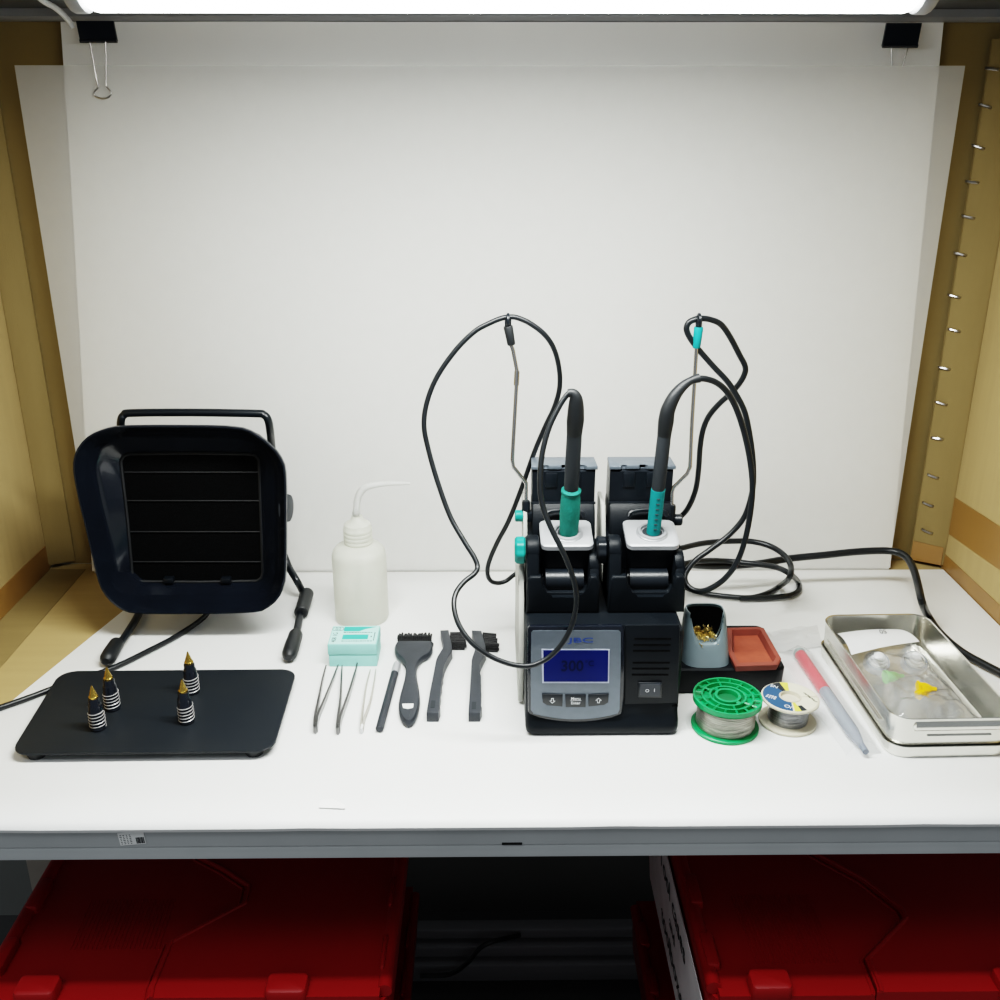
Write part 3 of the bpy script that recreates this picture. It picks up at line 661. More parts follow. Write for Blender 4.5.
def fquad(name, l, y0, m, par, dep=.0006, bev=0., label=None):
    bm = B(); prism(bm, FP(fz(l), y0), y0, y0+dep, mXZ, bev); return obj(name, bm, m, par, label=label)
sc = fquad('display', [(166, 312), (524, 312), (521, 490), (170, 490)], SY-.0011, 'screen_edge', ss, label='blue display with pale border')
fquad('display_screen', [(175, 318), (518, 318), (515, 483), (178, 483)], SY-.0015, 'screen', sc)
o = Q(510+338/5.263, 590+402/5.263, SY-.0015)
text('display_digits', '300', o-V((.0020, 0, 0)), (1, 0, 0), (0, 0, 1), .0165, 'lcd_ink', sc, .0002, width=.0215, bold=.02)
text('display_unit', '°C', o+V((.0145, 0, .0030)), (1, 0, 0), (0, 0, 1), .0085, 'lcd_ink', sc, .0002)
text('faceplate_logo', 'JBC', Q(510+374/5.263, 590+265/5.263, SY-.0007), (1, 0, 0), (0, 0, 1), .0072, 'blue_ink', fpo, .0002, width=.0245, bold=.018)
for l, s in (([(168, 548), (278, 552), (276, 615), (195, 608), (172, 592)], 'down'), ([(291, 553), (400, 553), (398, 618), (293, 618)], 'menu'), ([(412, 552), (520, 548), (517, 592), (495, 606), (414, 614)], 'up')):
    b = fquad('button', l, SY-.0022, 'black', ss, .002, .0004)
    cx = sum(p[0] for p in l)/len(l); c = Q(510+(min(p[0] for p in l)+max(p[0] for p in l))/2/5.263, 590+582/5.263, SY-.0022)
    if s == 'menu':
        text('button_writing', 'Menu', c+V((0, 0, .0023)), (1, 0, 0), (0, 0, 1), .0042, 'white_ink', b, bold=.015)
        text('button_writing', 'Enter', c-V((0, 0, .0027)), (1, 0, 0), (0, 0, 1), .0042, 'white_ink', b, bold=.015)
        bm = B(); box(bm, c.x-.0055, c.x+.0055, c.y-.0003, c.y, c.z-.0002, c.z+.0001); obj('button_line', bm, 'white_ink', b)
    else:
        k = 1 if s == 'up' else -1; pts = [(-.001, -.0024*k), (.001, -.0024*k), (.001, .0002*k), (.0026, .0002*k), (0, .0028*k), (-.0026, .0002*k), (-.001, .0002*k)]
        bm = B(); tube(bm, [c+V((u, -.0002, v)) for u, v in pts], .00036, 5, True); obj('button_arrow', bm, 'white_ink', b)
# right half of the front: panel, vents, switch
bm = B(); prism(bm, FP(fz([(604, 186), (890, 184), (895, 200), (885, 596), (604, 603)]), SY+.0028), SY+.0028, SY+.006, mXZ, .001); vp = obj('vent_panel', bm, 'station', ss)
for y, x0, x1 in ((257, 655, 848), (289, 650, 845), (320, 648, 842), (383, 645, 840), (414, 643, 838), (446, 641, 834)):
    bm = B(); a = FP(fz([(x0, y+4), (x1, y+4), (x1, y-4), (x0, y-4)]), SY+.0026); prism(bm, a, SY+.0025, SY+.004, mXZ); obj('vent_slot', bm, 'foam', vp)
sw = fquad('power_switch', [(676, 488), (800, 488), (797, 568), (676, 566)], SY+.0012, 'black', ss, .002, .0005)
bm = B(); a, b = Q(510+684/5.263, 590+558/5.263, SY), Q(510+790/5.263, 590+496/5.263, SY)
rk = [(a.x, SY+.0010), ((a.x+b.x)/2, SY+.0002), (b.x, SY-.0012), (b.x, SY+.002), (a.x, SY+.002)]
prism(bm, rk, a.z, b.z, lambda u, v, d: V((u, v, d))); rko = obj('rocker', bm, 'grip', sw)
text('rocker_mark', 'O', Q(510+722/5.263, 590+530/5.263, SY+.0006), (1, 0, 0), (0, 0, 1), .0048, 'white_ink', rko, .0003)
text('rocker_mark', 'I', Q(510+760/5.263, 590+527/5.263, SY-.0004), (1, 0, 0), (0, 0, 1), .0048, 'white_ink', rko, .0006)
bm = B(); prism(bm, FP(fz([(604, 610), (884, 606), (884, 612), (604, 616)]), SY+.0042), SY+.0040, SY+.006, mXZ); obj('front_seam', bm, 'foam', ss)

M['collar'] = mat('grey collar', (.36, .37, .39), .35, metal=.3)
# ---- tool stands on top of the station
def stand(x0, x1, knob_m, lab, hs, bs):
    """x0,x1: outer width at the cheeks"""
    y0 = .893; z0 = SZ; t = thing('tool_stand', ((x0+x1)/2, .95, z0), lab, 'tool stand', 'tool stands on the soldering station')
    w_ = x1-x0; cx = (x0+x1)/2+hs*.5; hw = .0225
    U_ = [(x0, z0), (x1, z0), (x1-.001, z0+.036), (x1-.004, z0+.040), (cx+hw+.002, z0+.040), (cx+hw, z0+.036)]
    for i in range(9): 
        a = R(0-90*i/8); U_.append((cx+hw-.010+.010*math.cos(a), z0+.0275+.010*math.sin(a)))
    for i in range(9):
        a = R(-90-90*i/8); U_.append((cx-hw+.010+.010*math.cos(a), z0+.0275+.010*math.sin(a)))
    U_ += [(cx-hw, z0+.036), (cx-hw-.002, z0+.040), (x0+.004, z0+.040), (x0+.001, z0+.036)]
    bm = B(); prism(bm, U_, y0, y0+.010, mXZ, .0026, 3); obj('front_lip', bm, 'station', t)
    bm = B(); prism(bm, [(x0+.0005, z0), (x1-.0005, z0), (x1-.0005, z0+.020), (x0+.0005, z0+.020)], y0+.006, y0+.115, mXZ, .002); obj('stand_base', bm, 'station', t)
    # basin (curved back of the recess)
    bm = B(); pr = [(y0+.010, z0+.0195), (y0+.022, z0+.0205), (y0+.034, z0+.026), (y0+.040, z0+.036), (y0+.041, z0+.052), (y0+.046, z0+.052), (y0+.046, z0+.018), (y0+.010, z0+.018)]
    prism(bm, pr, cx-.021, cx+.021, mYZ); 
    for xr in (-.010, .006): 
        pass
    obj('basin', bm, 'black_gloss', t)
    bm = B(); cyl(bm, (cx-.019, y0+.022, z0+.0265), (cx+.019, y0+.022, z0+.0265), .0115, n=24); obj('roller', bm, 'black', t)
    # cheeks
    for s in (-1, 1):
        xa_ = x0+.0005 if s < 0 else x1-.0105; xb_ = xa_+(.0125 if s < 0 else .010)
        lo = 0 if s < 0 else -.016
        pts = [(y0+.002, z0+.010), (y0+.004, z0+.040+lo*.5), (y0+.010, z0+.060+lo)]
        for i in range(9):
            a = R(190-150*i/8); pts.append((y0+.026+.0145*math.cos(a), z0+.0585+lo+.0145*math.sin(a)))
        pts += [(y0+.052, z0+.055), (y0+.090, z0+.062), (y0+.112, z0+.060), (y0+.112, z0+.004), (y0+.006, z0+.004)]
        bm = B(); prism(bm, pts, xa_, xb_, mYZ, .0022); obj('cheek', bm, 'station', t)
    # tilted iron holder: black body under a silver cover
    tl = R(11); ax = V((0, -math.sin(tl), math.cos(tl))); fw_ = V((0, -math.cos(tl), -math.sin(tl))); oc2 = V((cx+hs*.5, y0+.038, z0+.0705)); UXv = V((1, 0, 0))
    def HB(u, v, d): return oc2+UXv*u-fw_*v+ax*d
    bm = B(); rr_ = rrect(-.0245, .0245, -.021, .023, .006, 5)
    loft(bm, [[HB(u*.97, v*.85, -.034) for u, v in rr_], [HB(u*.99, v*.95, -.022) for u, v in rr_], [HB(u*.99, v*.99, -.006) for u, v in rr_], [HB(u*.99, v*.99, -.004) for u, v in rr_]]); obj('holder_body', bm, 'station', t)
    bm = B(); rr_ = rrect(-.0262, .0262, -.0225, .025, .007, 5)
    loft(bm, [[HB(u, v, -.0055) for u, v in rr_], [HB(u, v, -.001) for u, v in rr_], [HB(u, v, 0) for u, v in inset(rr_, .0012)], [HB(u, v, .0006) for u, v in inset(rr_, .004)]]); cv = obj('silver_cover', bm, 'silver', t, label='silver grey cover with a round collar')
    bm = B(); c0 = HB(.001, -.001, .0004); lathe(bm, [(.0160, 0), (.0160, .0010), (.0150, .0016), (.0144, .0030), (.0130, .0036), (.0118, .0034), (.0112, .0006)], c0, ax, 32); obj('collar', bm, 'collar', cv)
    bm = B(); lathe(bm, [(.0100, .0007), (.0100, .0012)], c0, ax, 24); obj('collar_hole', bm, 'ink', cv)
    cx = (x0+x1)/2+bs
    # rear housing with arch and the tip changer box
    bm = B(); pr = [(y0+.062, z0+.004), (y0+.062, z0+.060), (y0+.070, z0+.082), (y0+.076, z0+.0875), (y0+.112, z0+.0875), (y0+.116, z0+.08), (y0+.116, z0+.004)]
    prism(bm, pr, cx-.0325, cx+.0325, mYZ, .0025); obj('rear_housing', bm, 'station', t)
    bm = B(); tube(bm, catmull([HB(-.020, .024, .004), HB(-.016, .027, .008), HB(0, .028, .0095), HB(.016, .027, .008), HB(.020, .024, .004)], 5), .0022, 8); obj('arch', bm, 'black', t)
    yb = y0+.080; z1 = z0+.0875
    tb_ = []
    bm = B(); prism(bm, [(yb, z1), (yb-.001, z1+.034), (yb+.003, z1+.036), (yb+.003, z1+.040), (yb+.026, z1+.040), (yb+.030, z1)], cx-.0325, cx+.0325, mYZ, .0010); bx_ = obj('tip_changer', bm, 'black', t)
    bm = B(); pts = [(cx-.0335, yb-.0025), (cx-.022, yb-.0025), (cx-.0205, yb+.002), (cx-.017, yb+.002), (cx-.0155, yb-.001), (cx-.003, yb-.001), (cx-.002, yb+.003), (cx+.004, yb+.003), (cx+.006, yb-.0015), (cx+.014, yb-.0015), (cx+.016, yb+.002), (cx+.021, yb+.002), (cx+.023, yb-.0025), (cx+.0345, yb-.0025), (cx+.0335, yb+.028), (cx-.0325, yb+.028)]
    prism(bm, pts, z1+.0365, z1+.0405, mXY, .0006); obj('changer_top', bm, 'face', bx_, label='grey notched top plate')
    bm = B(); box(bm, cx-.0335, cx+.0335, yb-.0035, yb-.001, z1-.001, z1+.0015, .0005); obj('changer_rim', bm, 'black', bx_)
    for xx in (-.013, .011):
        bm = B(); box(bm, cx+xx-.006, cx+xx+.006, yb-.0022, yb, z1+.017, z1+.033, .001); obj('changer_rib', bm, 'black', bx_)
    # side cover left and pivot knob
    bm = B(); prism(bm, [(y0+.052, z0+.010), (y0+.114, z0+.010), (y0+.116, z0+.086), (y0+.076, z0+.086), (y0+.062, z0+.060)], x0-.0012, x0+.003, mYZ, .001); obj('side_cover', bm, 'beige', t, label='light grey side cover')
    kx = x0-.0005; 
    bm = B(); n = 40; rings = []
    for d, r0 in ((0, .0120), (-.0015, .0138), (-.0085, .0138), (-.0105, .0115)):
        rings.append([V((kx+d, y0+.026+(r0+.0007*math.cos(8*2*math.pi*i/n))*math.cos(2*math.pi*i/n), z0+.0575+(r0+.0007*math.cos(8*2*math.pi*i/n))*math.sin(2*math.pi*i/n))) for i in range(n)])
    loft(bm, rings); obj('pivot_knob', bm, knob_m, t, label='teal pivot knob' if knob_m == 'teal' else 'black pivot knob')
    return t, oc2, ax
lx0, lx1 = .0350, .1080; rx0, rx1 = .1160, .1930
stL, ocL, axL = stand(lx0, lx1, 'teal', 'left tool stand with a teal pivot knob, holding the thicker green iron', .0045, .0040)
stR, ocR, axR = stand(rx0, rx1, 'black', 'right tool stand with a black pivot knob, holding the slim teal iron', .0068, .0010)

# ---- soldering irons
def iron(base, top, g0, gr, grip_m, h_r, boot, cable, lab, cr=.0026):
    """base: inside the collar, top: end of stiff handle; fractions along it"""
    t = thing('soldering_iron', base, lab, 'soldering iron', 'soldering irons in the tool stands'); ax = (top-base).normalized(); L_ = (top-base).length
    g = g0*L_
    bm = B()
    if grip_m == 'teal_grip': pr = [(gr*.80, -.006), (gr*.92, .002), (gr*.98, g*.2), (gr*1.02, g*.5), (gr*.98, g*.8), (gr*.90, g*.90), (gr*1.0, g*.93), (gr*1.0, g*.97), (gr*.80, g)]
    else: pr = [(gr*.98, -.006), (gr*.98, 0), (gr, g*.5), (gr, g)]
    lathe(bm, pr, base, ax, 24); gp = obj('grip', bm, grip_m, t, label='teal grip sleeve')
    if grip_m != 'teal_grip':
        bm = B()
        sx = ax.cross(V((0, -1, 0))).normalized(); f_ = ax.cross(sx)
        if f_.y > 0: f_ = -f_
        for k in range(7):
            c = base+ax*(g*(.12+.12*k))+f_*(gr+.0001); cyl(bm, c-sx*.0016, c+sx*.0016, .0005, n=6)
        obj('grip_marks', bm, 'ink', gp)
    bm = B(); lathe(bm, [(h_r*.95, g-.001), (h_r, g+.001), (h_r*1.02, L_*.72), (h_r*1.0, L_)], base, ax, 20); obj('handle', bm, 'handle', t)
    bm = B(); bp = catmull([top-ax*.002]+boot, 6); tube(bm, bp, [h_r*1.02, h_r*1.15, h_r*1.05, h_r*.9, h_r*.72, h_r*.55, cr*1.5], 16); obj('strain_relief', bm, 'rubber', t)
    bm = B(); tube(bm, catmull(cable, 8), cr, 10); obj('cable', bm, 'cable', t)
    return t
def QS(l): return [Q(x, y, Y) for x, y, Y in l]
baseL = Q(568.5, 536, ocL.y-.002); topL = Q(574.5, 432, .905)
bootL = QS([(575.5, 418, .901), (576, 405, .898), (575.5, 397, .896), (572, 393, .895), (568, 393.5, .895)])
cabL = QS([(571, 393, .895), (567, 395, .895), (559, 407, .892), (549, 428, .886), (542, 455, .878), (540, 485, .870), (543, 507, .865), (551, 528, .858), (563, 552, .850), (573, 578, .846), (576.5, 598, .844), (574, 618, .842), (567, 636, .840), (556, 651, .838), (543, 661, .836), (528, 666, .834), (510, 664, .834), (490, 656, .836), (472, 643, .840), (459, 625, .850), (454, 607, .862), (456, 593, .874), (464, 582, .885), (474, 574, .893), (477.5, 567, .900), (474, 557, .906), (464, 541, .915), (450, 516, .928), (437, 480, .942), (428, 448, .952), (424, 425, .957), (427, 402, .962), (437, 377, .966), (455, 351, .969), (474, 332, .970), (490, 323, .970), (501, 318.5, .970), (509, 317, .970), (518, 318, .970), (531, 324, .971), (545, 335, .973), (554, 349, .976), (559, 368, .980), (559.5, 388, .985), (554, 408, .99), (545, 427, .995), (534, 453, 1.0), (522, 487, 1.005), (509, 520, 1.01), (497, 543, 1.015), (489, 562, 1.02), (487.5, 574, 1.025), (491, 581, 1.03), (498, 583, 1.035), (506, 581, 1.038), (514, 575, 1.040), (526, 568, 1.043), (545, 570, 1.036)])
iron(baseL, topL, .47, .0098, 'teal_grip', .0072, bootL, cabL, 'thicker soldering iron with a worn green grip in the left stand')
baseR = Q(653.5, 531, ocR.y-.002); topR = Q(664.5, 433, .915)
bootR = QS([(666, 421, .912), (668, 410, .910), (674, 397, .910), (682, 387, .912), (691, 380.5, .914), (699, 378, .916)])
cabR = QS([(697, 378.5, .916), (706, 379, .918), (717, 383, .922), (727, 392, .926), (736, 408, .930), (744, 432, .932), (750, 460, .932), (752.5, 487, .93), (750, 515, .93), (745, 540, .93), (738, 560, .93), (729, 574, .93), (718, 584, .932), (705, 590.5, .935), (695, 590.5, .94), (688, 586, .945), (685, 579, .95), (687, 571, .955), (696, 560, .96), (711, 549, .965), (728, 536, .97), (741, 522, .972), (748, 508, .973), (753, 486, .974), (753, 462, .974), (750, 437, .974), (745, 413, .974), (737, 396, .974), (727, 381, .974), (713, 366, .974), (699, 350, .972), (690, 338, .971), (686.5, 329, .970), (689, 322.5, .970), (695, 319.5, .970), (701, 318.5, .972), (710, 319.5, .975), (721, 324.5, .98), (730, 337, .985), (739, 354, .99), (745, 366, .992), (744.5, 374, .994), (739, 384, .996), (730, 394, 1.0), (719, 404, 1.004), (709, 416, 1.008), (703, 430, 1.012), (700, 448, 1.016), (698.5, 470, 1.02), (695.5, 490, 1.025), (688, 508, 1.028), (679, 518, 1.03), (668, 526, 1.03)])
iron(baseR, topR, .44, .0070, 'teal_rub', .0066, bootR, cabR, 'slim soldering iron with a ribbed teal grip in the right stand', .0030)

# ---- cable support rods
def rod(pts, grip, gm, clip_pt, holder, knob, lab):
    h = V(holder); t = thing('cable_support', h, lab, 'cable support')
    bm = B(); tube(bm, pts, .0020, 10); obj('rod', bm, 'chrome', t)
    if gm == 'rubber':
        bm = B(); cyl(bm, Q(516.3, 385, pts[0].y), Q(517, 371, pts[0].y), .0028); obj('rod_joint', bm, 'chrome', t)
    a, b = grip; bm = B(); d = (b-a).length; lathe(bm, [(.0034, 0), (.0040, .001), (.0046, d-.001), (.0042, d)], a, b-a, 16); obj('rod_sleeve', bm, gm, t)
    bm = B(); c = V(clip_pt); lathe(bm, [(.0032, 0), (.0034, (c-b).length), (.003, (c-b).length+.001)], b, c-b, 12); tube(bm, [c+V((0, .0052*math.cos(R(a_)), .0052*math.sin(R(a_)))) for a_ in range(-60, 241, 20)], .0018, 6); obj('cable_clip', bm, 'black', t)
    bm = B(); hb = pts[0]; lathe(bm, [(.0040, -.014), (.0044, -.012), (.0044, .004), (.0036, .006)], hb, (0, 0, 1), 16)
    k0, k1, km = knob; cyl(bm, hb-V((0, 0, .010)), V(((k0+k1)/2, hb.y, hb.z-.010)), .0036)
    s = 1 if k1 > k0 else -1
    bx0, bx1 = sorted((hb.x+s*-.010, k0)); box(bm, bx0, bx1, hb.y-.005, hb.y+.005, hb.z-.0165, hb.z-.006, .001); obj('rod_holder', bm, 'black', t)
    bm = B(); lathe(bm, [(.0055, 0), (.0062, .001), (.0062, abs(k1-k0)-.001), (.0052, abs(k1-k0))], (k0, hb.y, hb.z-.011), (s, 0, 0), 10); obj('holder_knob', bm, km, t, label='teal clamp knob' if km == 'teal' else None)
RY = .970
pl = QS([(526, 506, RY), (526, 483, RY), (513.5, 467, RY), (512.3, 460, RY), (514.5, 420, RY), (517, 375, RY), (517, 371, RY), (513, 350, RY), (510, 342, RY)])
rod(pl, (Q(511.5, 345, RY), Q(508, 326, RY)), 'rubber', Q(508, 320, RY), Q(526, 506, RY), (Q(523, 516, RY).x, Q(515, 516, RY).x, 'teal'), 'steel rod with black sleeve holding up the left iron cable')
pr = QS([(671.5, 510, RY), (672, 492, RY), (674, 487, RY), (687, 474, RY), (690, 467, RY), (692, 420, RY), (694.5, 380, RY), (696.5, 346, RY)])
rod(pr, (Q(696.3, 348, RY), Q(698.7, 327, RY)), 'teal_rub', Q(699, 320, RY), Q(671.5, 507, RY), (Q(674, 518, RY).x, Q(682, 518, RY).x, 'black'), 'steel rod with teal sleeve holding up the right iron cable')

# ---- power cord coil behind the station
bm = B()
cc = QS([(655, 556, 1.10), (682, 548, 1.12), (705, 543, 1.14), (735, 541, 1.15), (755, 542, 1.15), (772, 547, 1.14), (785, 556, 1.12), (791, 567, 1.10), (789, 578, 1.085)]) + [P(x, y, .0072) for x, y in ((780, 586), (768, 593), (752, 597.5), (733, 597), (708, 594), (690, 589), (680, 583), (676, 576))] + QS([(680, 566, 1.10), (700, 561, 1.13), (725, 561, 1.15), (750, 563.5, 1.14), (775, 567, 1.12), (790, 574, 1.10)])+[P(x, y, .0072) for x, y in ((798, 582), (799, 590), (791, 595), (778, 597), (760, 598), (740, 598.5))]
tube(bm, catmull(cc, 7), .0036, 10); tag(obj('mains_cord', bm, 'cable', at=cc[16]), 'thin black mains cord looped in coils behind the station', 'cord')
bm = B()
hc = QS([(650, 563, 1.10), (682, 564, 1.12), (715, 566, 1.15), (755, 564, 1.16), (790, 558.5, 1.17), (825, 555, 1.17), (860, 551.5, 1.17), (890, 551, 1.165), (905, 556, 1.15), (913, 568, 1.12), (918, 585, 1.085), (922, 602, 1.05)])+[P(x, y, .008) for x, y in ((928, 616), (941, 634), (962, 652), (985, 665), (1010, 678), (1050, 700))]
tube(bm, catmull(hc, 8), .0046, 12); tag(obj('thick_power_cable', bm, 'cable', at=hc[12]), 'thick black cable running from the station past the steel tray', 'cable')

# ================================================================== TIP CLEANER
tc_ = thing('tip_cleaner', (.26, .98, ZT), 'tip cleaner with brass wool cup and orange sponge dish on a black base', 'tip cleaner')
bx = [P(672, 697, ZT), P(781.5, 690, ZT)]; y0 = .924; x1 = P(782, 692, 0).x; x0 = .1885
bm = B(); zb = .0325
rings = []
for z, d in ((ZT, .003), (ZT+.003, .0008), (zb-.002, 0), (zb, .0018)):
    rings.append([V((u, v, z)) for u, v in rrect(x0+d, x1-d, y0+d, 1.022-d, .010, 5)])
loft(bm, rings); obj('base_tray', bm, 'station', tc_)
# cup: tapered shell with a slanted opening
cA = P(684, 668, zb); cB = P(730.5, 667.5, zb); cxm = (cA.x+cB.x)/2+.0012; hw0 = (cB.x-cA.x)/2*1.06; cy0 = cA.y; dpt = .056; zt3 = Q(705, 605.5, cA.y+.040).z
def cup_ring(f, s=1.0, dy=0.):
    """f: 0 bottom .. 1 top"""
    z = zb+(zt3-zb)*f; hw = hw0*(1-.20*f)*s; yy0 = cy0+.022*f+dy; yy1 = cy0+dpt-.004*f-dy
    out = []; ym = (yy0+yy1)/2; hd = (yy1-yy0)/2
    for i in range(120):
        a = 2*math.pi*i/120; e = .62
        out.append(V((cxm+hw*math.copysign(abs(math.cos(a))**e, math.cos(a)), ym+hd*math.copysign(abs(math.sin(a))**e, math.sin(a)), z)))
    return out
bm = B(); rings = [cup_ring(f) for f in (0, .2, .4, .6, .75, .88)]
top = cup_ring(.96, .95, .002); rings.append(top)
zcut = Q(706, 643.5, cy0+.010).z; camp = zt3-.002-zcut
def cut(rg, k=.66):
    res = []
    for p in rg:
        u = (p.x-cxm)/hw0
        fy = (p.y-cy0)/dpt; wy = max(0., min(1., (.86-fy)/.30)); wy = wy*wy*(3-2*wy)
        lim = zt3-.002-camp*wy*max(0, 1-(abs(u)/k)**5)
        q = p.copy(); q.z = min(p.z, max(lim, zb+.006)); res.append(q)
    return res
def cring(f, sc_, k=.66): return cut([V((cxm+(p.x-cxm)*sc_, (cy0+dpt/2)+(p.y-(cy0+dpt/2))*sc_, p.z)) for p in cup_ring(f, .95 if f > .95 else 1, .002 if f > .95 else 0)], k)
rings = [rings[0]]+[cut(r) for r in rings[1:]]
rings = [rings[0]]+[cut(cup_ring(f)) for f in (.1, .2, .3, .4, .5, .6, .7, .8, .88)]+[rings[-1]]
loft(bm, rings+[cring(.96, .94), cring(.88, .93)], True, False); obj('cup', bm, 'cup', tc_, 60, label='blue grey cup with a slanted opening')
bm = B(); loft(bm, [cring(f, .925) for f in (.94, .85, .7, .5, .35)]+[[V((p.x, p.y, zcut-.012)) for p in cring(.3, .9)]], False, True); obj('cup_liner', bm, 'foam', tc_, 60, label='dark inside of the cup')
bm = B(); wc = V((cxm, cy0+dpt*.42, zcut+.001))
for k in range(150):
    a0 = random.uniform(0, 6.28); rr0 = random.uniform(.0010, .0034); c = wc+V((random.uniform(-.0115, .0115), random.uniform(-.013, .012), random.uniform(-.004, .003)))
    c.z += (c.y-wc.y)*.35
    nn_ = V((random.gauss(0, 1), random.gauss(0, 1), random.gauss(0, 1))).normalized(); uu, ww, _ = basis(nn_)
    tube(bm, [c+uu*(rr0*math.cos(a0+i*.7))+ww*(rr0*math.sin(a0+i*.7)) for i in range(7)], .00045, 4)
bw = obj('brass_wool', bm, 'wool', tc_, label='curled brass wool'); bw['kind'] = 'stuff'
# sponge dish
ztp = zb+.0080
dp = [P(735.5, 665.5, ztp), P(778, 664, ztp), P(781.5, 658, ztp), P(764, 627.5, ztp), P(757, 626.5, ztp), P(727, 627.5, ztp), P(727, 650, ztp)]
do = [(p.x, p.y) for p in dp]
bm = B(); di = inset(do, .0055); di2 = inset(do, .0075)
loft(bm, [[V((u, v, zb)) for u, v in inset(do, .0015)], [V((u, v, ztp-.001)) for u, v in do], [V((u, v, ztp)) for u, v in inset(do, .001)], [V((u, v, ztp)) for u, v in di], [V((u, v, zb+.0006)) for u, v in di2]]); obj('sponge_dish', bm, 'brick', tc_, 30, label='brick red rubber dish')
bm = B(); prism(bm, inset(do, .0085), zb+.0004, zb+.0016); obj('sponge', bm, 'sponge', tc_, label='flat orange sponge')

# ================================================================== SOLDER SPOOLS
def spool(c, ro, zt_, hub, holes, mfl, mw, wr, lab, tilt, lower=.004):
    t = thing('solder_spool', c, lab, 'solder spool', 'solder spools in front of the tip cleaner'); ax = V(tilt).normalized(); u, w_, a_ = basis(ax)
    bm = B(); lathe(bm, [(ro*.97, 0), (ro, .0008), (ro, lower-.0008), (ro*.97, lower), (hub, lower)], c, ax, 48); obj('lower_flange', bm, mfl, t)
    bm = B(); lathe(bm, [(wr*.97, lower), (wr, lower+.002), (wr*.985, (lower+zt_)/2), (wr*.97, zt_-.004), (wr*.93, zt_-.003)], c, ax, 48); obj('solder_wire', bm, mw, t, label='wound solder wire')
    return t, u, w_, ax
gb = P(724.5, 726.5, ZT); G = V((gb.x, gb.y, ZT))
gtop = P(728, 698.5, .036); til = V((gtop.x-gb.x, gtop.y-gb.y, .0344)); til = V((.008, -.004, 1))
rg = (P(762, 698.5, .036).x-P(693.5, 698.5, .036).x)/2
t, u, w_, ax = spool(G, rg*.985, .0335, .012, 16, 'green', 'solder', rg*.86, 'green plastic spool wound with bright solder wire', til)
def ringface(bm, c, r0, r1, z0, z1, n=48): # annulus solid
    pts = []
    for r_, z in ((r0, z0), (r1, z0), (r1, z1), (r0, z1)): pts.append(ring(c+ax*z, u, w_, r_, n))
    loft(bm, pts+[pts[0]], False, False); bmesh.ops.remove_doubles(bm, verts=bm.verts, dist=1e-7)
bm = B(); ringface(bm, G, .0095, rg, .0308, .0320); ringface(bm, G, rg*.945, rg, .0308, .0365); ringface(bm, G, rg*.71, rg*.76, .0315, .0363); ringface(bm, G, rg*.48, rg*.54, .0315, .0363); ringface(bm, G, rg*.30, rg*.38, .0315, .0368)
for i in range(16):
    a = 2*math.pi*i/16+.1; d = u*math.cos(a)+w_*math.sin(a); cyl(bm, G+ax*.0352+d*rg*.74, G+ax*.0352+d*rg*.97, .0011, n=4)
    if i % 2 == 0: cyl(bm, G+ax*.0352+d*rg*.52, G+ax*.0352+d*rg*.74, .0011, n=4)
for a in (.6, 3.74):
    d = u*math.cos(a)+w_*math.sin(a); cyl(bm, G+ax*.0352+d*rg*.37, G+ax*.0352+d*rg*.52, .0022, n=4)
obj('upper_flange', bm, 'green', t)
bm = B()
for a0 in (.95, 4.1):
    pts = [(rg*.415, a0+k*.2) for k in range(12)]+[(rg*.485, a0+k*.2) for k in range(11, -1, -1)]
    loft(bm, [[G+ax*z+u*(r_*math.cos(a))+w_*(r_*math.sin(a)) for r_, a in pts] for z in (.0320, .0326)])
lathe(bm, [(rg*.28, .0321), (rg*.28, .0327)], G, ax, 32); obj('flange_opening', bm, mat('dark green', (.002, .13, .04), .6), t, label='dark openings round the hub')
# cream spool
wbp = P(787, 721.5, ZT); Wc = V((wbp.x, wbp.y, ZT)); rw = (P(817.5, 698, .030).x-P(760.5, 698, .030).x)/2
wt = P(788.5, 699, .030); til = V(((wt.x-Wc.x)/.0285, (wt.y-Wc.y)/.0285, 1)); til = V((.012, .0, 1))
t, u, w_, ax = spool(Wc, rw*1.0, .029, .012, 0, 'cream', 'solder_dark', rw*.70, 'cream solder spool with a blue and yellow paper label', til, .0035)
bm = B(); lathe(bm, [(rw*.97, .026), (rw, .0266), (rw, .0286), (rw*.97, .0292), (rw*.37, .0292), (rw*.37, .026)], Wc, ax, 48, False, False); ufl = obj('upper_flange', bm, 'cream', t)
bm = B(); lathe(bm, [(rw*.34, .0255), (rw*.37, .0296), (rw*.34, .0298), (rw*.32, .0262)], Wc, ax, 36, True, True); obj('hub', bm, 'cream', t)
def sector(bm, r0, r1, a0, a1, z, h=.0002):
    n = max(3, int((a1-a0)/.12)); pts = [(r1, a0+(a1-a0)*i/n) for i in range(n+1)]+[(r0, a1-(a1-a0)*i/n) for i in range(n+1)]
    loft(bm, [[Wc+ax*zz+u*(r_*math.cos(a))+w_*(r_*math.sin(a)) for r_, a in pts] for zz in (z, z+h)])
aW = math.atan2(V((-1, 0, 0)).dot(w_), V((-1, 0, 0)).dot(u))  # angle that points to the left
bm = B(); sector(bm, rw*.39, rw*.94, aW-math.pi*.98, aW+math.pi*.98, .0292); obj('paper_label', bm, 'label_cream', t)
bm = B(); sector(bm, rw*.39, rw*.94, aW-R(62), aW+R(80), .0293); lbl = obj('blue_label', bm, 'label_blue', t)
bm = B(); sector(bm, rw*.39, rw*.94, aW-R(100), aW-R(82), .0293); sector(bm, rw*.39, rw*.94, aW+R(84), aW+R(98), .0293); obj('yellow_label', bm, 'label_yellow', t)
